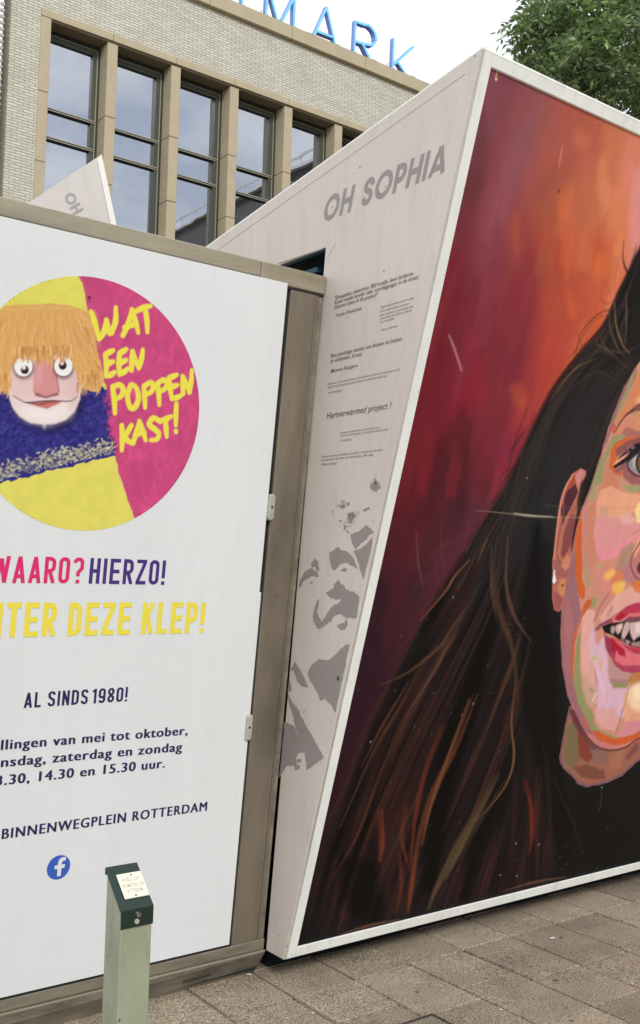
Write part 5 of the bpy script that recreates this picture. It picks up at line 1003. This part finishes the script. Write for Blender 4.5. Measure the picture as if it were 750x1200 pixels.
MB().box(p[0] - .0008, p[0] + .0008, by0 - .0123, by0 - .0119, p[2] - .003, p[2] + .003).build('keyhole', m_black, lk)
p = hit(160.2, 1079.5, (0, 1, 0), (0, by0 - .0035, 0)); MB().cyl((p[0], by0 - .0036, p[2]), (p[0], by0 - .006, p[2]), .0058, n=16).build('cover_disc', m_clip, post)

# ------------------------------------------------------------------ leaves and scraps on the paving
for i, (x, y, s_, lab) in enumerate([(292, 1144, .013, 'pale curled leaf lying in the joint at the foot of the kiosk'), (367, 1189, .009, 'tiny pale scrap on the paving near the bottom edge, left of the cover'),
                                     (648, 1101, .014, 'long white shred of paper lying on the paving below the portrait'), (741, 1154, .012, 'orange brown leaf scrap on the paving at the right edge'),
                                     (679, 1045, .012, 'white flake lying on the paving right under the mural box'), (587, 1185, .006, 'white pebble in the joint to the right of the inspection cover'), (439, 1116, .008, 'small straw coloured leaf in the paving joint under the mural box')]):
    p = hit(x, y, (0, 0, 1), (0, 0, 0)); r = random.Random(i); a = r.uniform(0, 3); V = []; n = 8
    for k in range(n):
        t = 2 * math.pi * k / n; u = s_ * math.cos(t) * (.9 + .2 * r.random()); w = s_ * (.42 if s_ > .007 else .8) * math.sin(t) * (.8 + .4 * r.random())
        V.append((p[0] + u * math.cos(a) - w * math.sin(a), p[1] + u * math.sin(a) + w * math.cos(a), .004 + abs(w) * .5))
    V += [(v[0], v[1], v[2] + .0012) for v in V]; Fc = [tuple(range(n)), tuple(reversed(range(n, 2 * n)))] + [(k, k + n, (k + 1) % n + n, (k + 1) % n) for k in range(n)]
    tag(obj('leaf_scrap', V, Fc, m_leafdry if i not in (2, 4, 5) else m_white), lab, 'litter', 'scraps on the paving')

gum = MB(); rg = random.Random(12)
for k in range(46):
    x, y = rg.uniform(1.7, 4.6), rg.uniform(1.9, 3.4); s_ = rg.uniform(.004, .012); n = 7
    V = [(x + s_ * math.cos(2 * math.pi * i / n) * rg.uniform(.7, 1.2), y + s_ * math.sin(2 * math.pi * i / n) * rg.uniform(.7, 1.2), .0042) for i in range(n)]
    gum.add(V, [tuple(range(n))])
tag(gum.build('grit', M('dried_gum', (150, 142, 126), .8, col2=(70, 64, 56), vs=6)), kind='stuff')

# ------------------------------------------------------------------ second display box, its tip over the kiosk
CY2 = 5.9
def q2(x, y): return hit(x, y, n2, p2)
p2 = CP + ray(119, 181) * (CY2 / ray(119, 181)[1]); fwd = ray(119, 181) * np.array([1, 1, 0]); fwd /= np.hypot(*fwd[:2])
ang = math.radians(3); n2 = np.array([fwd[0] * math.cos(ang) - fwd[1] * math.sin(ang), fwd[0] * math.sin(ang) + fwd[1] * math.cos(ang), 0])
sec = thing('mural_box', 'pale sharp cornered display box whose tip rises behind the kiosk', 'display box', (p2[0], p2[1], 0))
A_, B_, C_ = q2(119, 181), q2(42, 232), q2(136, 262)
B2 = A_ + (B_ - A_) * 2.2; C2 = A_ + (C_ - A_) * (A_[2] - .1) / (A_[2] - C_[2]); B2[2] = max(B2[2], .1)
D2 = np.array([B2[0], B2[1], .1]); dv = n2 * 1.1
poly = [A_, B2, D2, C2]
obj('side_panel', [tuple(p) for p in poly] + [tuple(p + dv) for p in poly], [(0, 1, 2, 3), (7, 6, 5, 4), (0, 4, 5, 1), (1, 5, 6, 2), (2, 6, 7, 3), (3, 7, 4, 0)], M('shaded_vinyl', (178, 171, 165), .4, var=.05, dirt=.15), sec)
e1 = (C_ - A_); e1 /= np.linalg.norm(e1); inn = np.cross(e1, n2); inn /= np.linalg.norm(inn)
if inn @ (B_ - A_) < 0: inn = -inn
wv = .034; t_ = -n2 * .006
fb = [A_, C2, C2 + inn * wv, A_ + inn * wv + e1 * .03]
obj('frame_bar', [tuple(p - n2 * .002) for p in fb] + [tuple(p + t_) for p in fb], BF, m_side2, sec)
# its lettering runs down the slope
V_, Fs_, Z_, W2 = lettering('OH SOPHIA', .80, .20, .13, geo=True, wid={'O': .98, 'S': .62, 'P': .62, 'H': .74, 'A': .86})
o0 = q2(73.9, 230); ex = q2(79.9, 240.4) - o0; capv = np.linalg.norm(q2(85.2, 223.5) - o0); ex /= np.linalg.norm(ex); ey = q2(85.2, 223.5) - o0; ey /= np.linalg.norm(ey)
pts = [tuple(o0 + ex * v[0] * capv + ey * v[1] * capv - n2 * (.003 + z * .0003)) for v, z in zip(V_, Z_)]
letters(pts, Fs_, m_print, sec)

# ------------------------------------------------------------------ department store
YB = 22.0
store = thing('department_store', 'tall pale brick department store with a stone framed row of high windows', 'building', (14, YB + 2, 0))
WX0, WX1 = 8.556, 8.556 + 1.71 * 12
ZT, ZB = 14.02, 6.5
wl = [('wall', -1, 8.313, 0, 15.80), ('wall', WX1 + .25, 48, 0, 15.80)]
def wallbox(x0, x1, z0, z1): return box('wall', x0, x1, YB, YB + 1.2, z0, z1, m_brick, store)
wallbox(7.62, 8.313, 0, 15.80); wallbox(8.3135, WX1 + .25, 14.212, 15.80); wallbox(8.3135, WX1 + .25, 0, ZB - .2); wallbox(WX1 + .2505, 48, 0, 15.80)
box('inner_core', 7.63, 47.9, YB + 1.0, YB + 14, 0, 15.79, m_dark, store)
# stone surround in separate blocks
def stone(x0, x1, z0, z1, y0=-.03, y1=.55, name='stone_block'): return box(name, x0, x1, YB + y0, YB + y1, z0, z1, m_stone, store, bevel=.008)
zj = [ZB, 8.95, 10.66, 12.28, 14.02]
for a, b in zip(zj[:-1], zj[1:]): stone(8.313, 8.556, a + .006, b - .006)
pitch = 1.71
xj = [8.313] + [10.10 + pitch * k for k in range(0, 12)] + [WX1 + .25]
for a, b in zip(xj[:-1], xj[1:]):
    stone(a + .006, b - .006, 14.026, 14.208); 
box('lintel', 8.56, WX1, YB + .02, YB + .60, 13.985, 14.024, m_stonejoint, store)
for k in range(0, 13):
    x1 = 10.235 + pitch * k; x0 = x1 - .262
    if k == 12: x1 -= .0
    for a, b in zip(zj[:-1], zj[1:]): stone(x0, x1, a + .006 - (.10 if b < 14 else 0.1) * (a > ZB), b - .006 - (.10 if b < 14.0 else .04), y0=.0, y1=.55, name='pilaster_block')
box('soffit', 8.5565, WX1, YB + .0, YB + .55, 13.95, 13.984, m_stone, store) if False else None
# windows
for k in range(12):
    a = 8.556 if k == 0 else 10.235 + pitch * (k - 1); b = 10.235 + pitch * k - .262
    g = YB + .40
    f = MB()
    f.box(a, a + .05, g, g + .15, ZB, 13.98); f.box(b - .05, b, g, g + .15, ZB, 13.98); f.box(a + .0502, b - .0502, g, g + .15, 13.90, 13.98)
    win = f.build('window', m_wdark, store)
    fr = MB()
    fr.box(a + .051, a + .115, g + .03, g + .2, ZB, 13.898); fr.box(b - .18, b - .051, g + .03, g + .2, ZB, 13.898); fr.box(a + .1152, b - .1802, g + .03, g + .2, 13.76, 13.898)
    fr.build('frame', m_wframe, win)
    bd = MB(); bd.box(b - .052 - .022, b - .052, g + .012, g + .0298, ZB, 13.89); bd.box(a + .06, b - .08, g + .012, g + .0298, 13.872, 13.89); bd.build('bead', m_wlight, win)
    zz = [ZB, 9.6, 11.445, 12.125, 13.76]
    for z in zz[1:-1]:
        tr = MB(); tr.box(a + .116, b - .181, g + .02, g + .2, z - .035, z + .035); t_ = tr.build('transom', m_wdark, win)
        MB().box(a + .053, b - .0535, g + .005, g + .0295, z + .012, z + .034).box(a + .053, b - .0535, g + .005, g + .0295, z - .034, z - .016).build('bead', m_wlight, win)
    for z0, z1 in zip(zz[:-1], zz[1:]):
        box('pane', a + .1155, b - .1805, g + .10, g + .12, z0 + .036, z1 - .036 if z1 < 13.7 else z1, m_glass, win)
# coping
for k in range(16):
    x0 = 7.55 + 2.55 * k; box('coping_stone', x0 + .006, x0 + 2.544, YB - .12, YB + .7, 15.803, 16.17, m_stone, store, bevel=.01)
box('parapet_flashing', 7.6, 47, YB - .06, YB + .6, 16.171, 16.20, m_stonejoint, store)

# rooftop sign
m_sign = M('sky_blue_letter', (118, 200, 242), 0.25, var=.08, vs=3)
m_signside = M('violet_return', (128, 140, 214), 0.35, var=.1, vs=3)
sign = thing('rooftop_sign', 'row of thin light blue capital letters standing on the roof edge, reading PRIMARK', 'sign', (14, YB - .05, 16.2))
def sp2(x, y): p = hit(x, y, (0, 1, 0), (0, YB - .05, 0)); return p[0], p[2]
S8 = lambda x, y: (240 + x / 2.885, y / 2.885)
def letter(name, strokes, feet, closed=False):
    base = None
    front = MB(); side = MB()
    for st in strokes:
        P_ = [sp2(*S8(*p)) if p[0] < 9000 else p[2:] for p in st]
        for (xa_, za_), (xb_, zb_) in zip(P_[:-1], P_[1:]):
            kk = len(front.v) // 8 % 8 * .0025
            d = np.array([xb_ - xa_, zb_ - za_]); d = d / (np.hypot(*d) + 1e-9) * .02
            side.bar((xa_ - d[0], YB + kk, za_ - d[1]), (xb_ + d[0], YB + kk, zb_ + d[1]), .068 + kk * 2, .10, (0, 1, 0))
            front.bar((xa_ - d[0], YB - .075 - kk, za_ - d[1]), (xb_ + d[0], YB - .075 - kk, zb_ + d[1]), .064 + kk, .02, (0, 1, 0))
    o = front.build('letter', m_sign, sign); side.build('return', m_signside, o)
    ft = MB()
    for p in feet:
        x_, z_ = sp2(*S8(*p)); ft.cyl((x_, YB + .0, 16.17), (x_, YB + .0, max(z_, 16.19)), .055, n=8); ft.box(x_ - .09, x_ + .09, YB - .07, YB + .07, 16.172, 16.21)
    ft.build('foot', m_wdark, o); return o
def bowl(cx, cy, rx, ry, skew=0.0, a0=90, a1=-90, n=9):
    return [(cx + rx * math.cos(math.radians(a)), cy - ry * math.sin(math.radians(a)) + skew * rx * math.cos(math.radians(a))) for a in np.linspace(a0, a1, n)]
letter('R', [[(502, 200), (508, 74)], [(508, 74), (535, 84)] + bowl(545, 118, 31, 34, .45, 80, -60) + [(528, 148), (504, 140)], [(530, 148), (570, 232)]], [(502, 206), (572, 236)])
letter('A', [[(360, 140), (410, 27)], [(410, 27), (445, 178)], [(376, 106), (432, 128)]], [(358, 147), (446, 182)])
letter('K', [[(632, 257), (637, 133)], [(703, 160), (638, 218)], [(648, 208), (700, 286)]], [(632, 264), (702, 292)])
letter('M', [[(204, 75), (212, -46)], [(212, -46), (250, 93)], [(250, 93), (302, -12)], [(302, -12), (298, 114)]], [(205, 80), (250, 100), (299, 120)])
letter('I', [[(124, 38), (127, -80)]], [(125, 44)])
letter('R', [[(-28, -30), (-22, -150)], [(-22, -150), (2, -140)] + bowl(10, -108, 30, 33, .45, 80, -60) + [(-2, -82), (-26, -90)], [(0, -80), (42, 6)]], [(-28, -26), (44, 10)])
letter('P', [[(-150, -80), (-144, -200)], [(-144, -200), (-120, -192)] + bowl(-112, -160, 30, 33, .45, 80, -60) + [(-122, -132), (-148, -140)]], [(-150, -76)])
rods = MB()
for p, q_ in (((182, 66), (200, 30)), ((607, 245), (628, 208))):
    x_, z_ = sp2(*S8(*p)); x2, z2 = sp2(*S8(*q_)); rods.cyl((x_, YB + .3, z_ - .02), (x2, YB + .05, z2), .012, n=6)
rods.build('stay_rod', m_metal, sign)

# white neighbour at the very left edge
nb = thing('neighbouring_building', 'white ribbed facade just visible at the upper left edge', 'building', (3, YB, 0))
box('wall', -14, 7.34, YB - .35, YB + 10, 0, 17.5, m_whiteframe, nb)
rb = MB()
for k in range(60): rb.box(7.26, 7.36, YB - .37, YB - .3501, 8.0 + k * .14, 8.0 + k * .14 + .06)
tag(rb.build('rib', m_clip, nb), kind='stuff')

# building across the square, seen in the panes
m_oppo = M('brown_cladding', (66, 58, 54), .6, var=.2, vs=.6)
m_oppd = M('dark_glazing', (38, 40, 46), .15)
opp = thing('office_building', 'long dark brown office block with a white roof rail, reflected in the store windows', 'building', (26, 0, 0))
box('wall', 24.5, 36, -40, 14.5, 0, 18.45, m_oppo, opp)
box('parapet', 24.3, 36.2, -40.2, 14.7, 18.4505, 18.6, m_whiteframe, opp)
ra = MB()
ra.box(24.38, 24.46, -40, 14.6, 18.95, 19.03)
for k in range(38): ra.box(24.4, 24.44, -40 + k * 1.45, -39.95 + k * 1.45, 18.6, 18.95)
ra.build('roof_rail', m_whiteframe, opp)
for fl in range(5):
    for k in range(17):
        y = -38 + k * 3.1; box('window', 24.44, 24.5, y, y + 2.3, 2.0 + fl * 3.1, 4.1 + fl * 3.1, m_oppd, opp)
    MB().box(24.35, 24.4999, -40, 14.5, 4.55 + fl * 3.1, 4.75 + fl * 3.1).build('ledge', m_oppo, opp)
opp2 = thing('tower_block', 'pale low block at the far side of the square behind the camera', 'building', (-10, -34, 0))
box('wall', -30, 14, -46, -32, 0, 11, m_brick, opp2)
for k in range(12): box('window', -28 + k * 3.4, -26 + k * 3.4, -32, -31.97, 5, 7.4, m_oppd, opp2)
for t in (opp2,): bpy.data.objects.remove(bpy.data.objects[t.name]) if False else None

# ------------------------------------------------------------------ tree
def leaf_mat():
    m = bpy.data.materials.new('leaf'); m.use_nodes = True; t = m.node_tree; N = t.nodes; L = t.links; p = N['Principled BSDF']; out = N['Material Output']
    geo = N.new('ShaderNodeNewGeometry'); r = N.new('ShaderNodeValToRGB'); e = r.color_ramp.elements
    e[0].position = 0; e[0].color = (.09, .12, .075, 1); e[1].position = 1; e[1].color = (.34, .41, .22, 1); k = e.new(.6); k.color = (.15, .19, .11, 1)
    L.new(geo.outputs['Random Per Island'], r.inputs['Fac']); L.new(r.outputs[0], p.inputs['Base Color']); p.inputs['Roughness'].default_value = .38; p.inputs['Specular IOR Level'].default_value = .55
    tr = N.new('ShaderNodeBsdfTranslucent'); mxx = N.new('ShaderNodeMixRGB'); mxx.blend_type = 'MULTIPLY'; mxx.inputs['Fac'].default_value = 1; mxx.inputs[2].default_value = (1.5, 1.8, 1.0, 1)
    L.new(r.outputs[0], mxx.inputs[1]); L.new(mxx.outputs[0], tr.inputs['Color']); x = N.new('ShaderNodeMixShader'); x.inputs['Fac'].default_value = .35
    L.new(p.outputs[0], x.inputs[1]); L.new(tr.outputs[0], x.inputs[2]); L.new(x.outputs[0], out.inputs['Surface']); return m
m_leaf = leaf_mat()
cdir = ray(752, 22); TC = CP + cdir * 13.0
tree = thing('tree', 'leafy green broadleaf tree rising behind the top right corner of the portrait', 'tree', (TC[0] + 1.2, TC[1] - .3, 0))
tb = np.array([TC[0] + 1.2, TC[1] - .3, 0.]); rt = random.Random(4)
wood = MB(); tips = []
def limb(p, d, L_, r_, depth):
    p = Vector(p); d = Vector(d).normalized(); n = 4; pts = [p]
    for i in range(n):
        d = (d + Vector((rt.gauss(0, .12), rt.gauss(0, .12), rt.gauss(0, .08) + .02))).normalized(); pts.append(pts[-1] + d * L_ / n)
    for i in range(n): wood.cyl(pts[i], pts[i + 1], r_ * (1 - .5 * i / n), r_ * (1 - .5 * (i + 1) / n), n=7 if depth < 2 else 5, caps=False)
    if depth >= 3: tips.append((pts[-1], d)); tips.append((pts[2], d)); return
    for k in range(4 if depth else 6):
        i = rt.choice([2, 3, 4]); a = rt.uniform(0, 6.28); s_ = Vector((math.cos(a), math.sin(a), rt.uniform(-.1, .6)))
        limb(pts[i], d * .55 + s_ * .8, L_ * (rt.uniform(.22, .3) if depth == 0 else rt.uniform(.5, .7)), r_ * .5, depth + 1)
limb(tuple(tb), (0, 0, 1), TC[2] - 2.0, .2, 0)
wood.build('trunk', m_bark, tree, smooth=True)
# compound leaves
lv = []; nleaf = 0
lobes = [(TC + np.array(o), s_) for o, s_ in []]
def wpt(px, py, dist): return CP + ray(px, py) * dist
for (px, py, dist, rad, cnt) in ((668, 40, 12.4, .58, 210), (690, 100, 12.2, .66, 250), (735, 60, 12.0, .95, 620), (770, 140, 12.2, .9, 420), (640, 62, 12.8, .30, 70), (632, 88, 12.5, .22, 36), (628, 44, 12.6, .14, 16), (612, 84, 12.7, .10, 8), (610, 30, 12.7, .17, 26), (620, 8, 12.6, .12, 8),
                                 (650, 8, 12.9, .42, 130), (700, -20, 12.8, .9, 420), (800, 30, 12.9, 1.3, 500), (740, -90, 13.4, 1.5, 420), (860, -60, 13.5, 1.8, 420), (880, 120, 13.2, 1.3, 260), (690, 50, 13.8, 1.0, 380), (748, 110, 14, 1.0, 300), (655, 105, 12.6, .34, 90), (618, 66, 12.8, .14, 14)):
    c = wpt(px, py, dist); cnt = int(cnt * .72)
    subs = []
    for k in range(max(int(cnt / 9), 2)):
        v = rng.normal(size=3); v /= np.linalg.norm(v); subs.append(c + v * rad * rng.random() ** .42 * np.array([1, 1, .85]))
    for k in range(cnt):
        p = subs[rng.integers(len(subs))] + rng.normal(size=3) * min(.13, rad * .5) * np.array([1, 1, .7])
        a = rng.random() * 6.28; dx = np.array([math.cos(a), math.sin(a), rng.normal(-.25, .3)]); dx /= np.linalg.norm(dx)
        up_ = np.array([rng.normal(0, .35), rng.normal(0, .35), 1.]); sd_ = np.cross(dx, up_); sd_ /= np.linalg.norm(sd_); nrm = np.cross(sd_, dx)
        ln = rng.uniform(.16, .32); m_ = 5
        for j in range(m_):
            t = (j + .6) / m_; bp_ = p + dx * ln * t - np.array([0, 0, .10 * t * t])
            for s2 in ((-1, 1) if j < m_ - 1 else (0,)):
                dd = (dx * (.55 if s2 else 1) + sd_ * s2 * .85 + nrm * rng.normal(-.12, .22)); dd /= np.linalg.norm(dd); w_ = np.cross(dd, nrm + rng.normal(0, .3, 3)); w_ /= np.linalg.norm(w_) + 1e-9
                l_ = rng.uniform(.085, .135); ww = l_ * .19
                lv.append((bp_, bp_ + dd * l_ * .45 + w_ * ww, bp_ + dd * l_ - np.array([0, 0, .012]), bp_ + dd * l_ * .45 - w_ * ww))
LV = np.array(lv).reshape(-1, 3) - ORG[tree.name]; nq = len(lv)
me = bpy.data.meshes.new('crown'); me.vertices.add(len(LV)); me.vertices.foreach_set('co', LV.astype(np.float32).reshape(-1)); me.loops.add(nq * 4); me.loops.foreach_set('vertex_index', np.arange(nq * 4, dtype=np.int32))
me.polygons.add(nq); me.polygons.foreach_set('loop_start', np.arange(0, nq * 4, 4, dtype=np.int32)); me.polygons.foreach_set('loop_total', np.full(nq, 4, np.int32)); me.update(); me.validate(); me.materials.append(m_leaf)
crown = bpy.data.objects.new('crown', me); COL.objects.link(crown); crown.parent = tree
tag(crown, 'dense crown of small pointed green leaflets with gaps at its left edge', None, None, 'stuff')
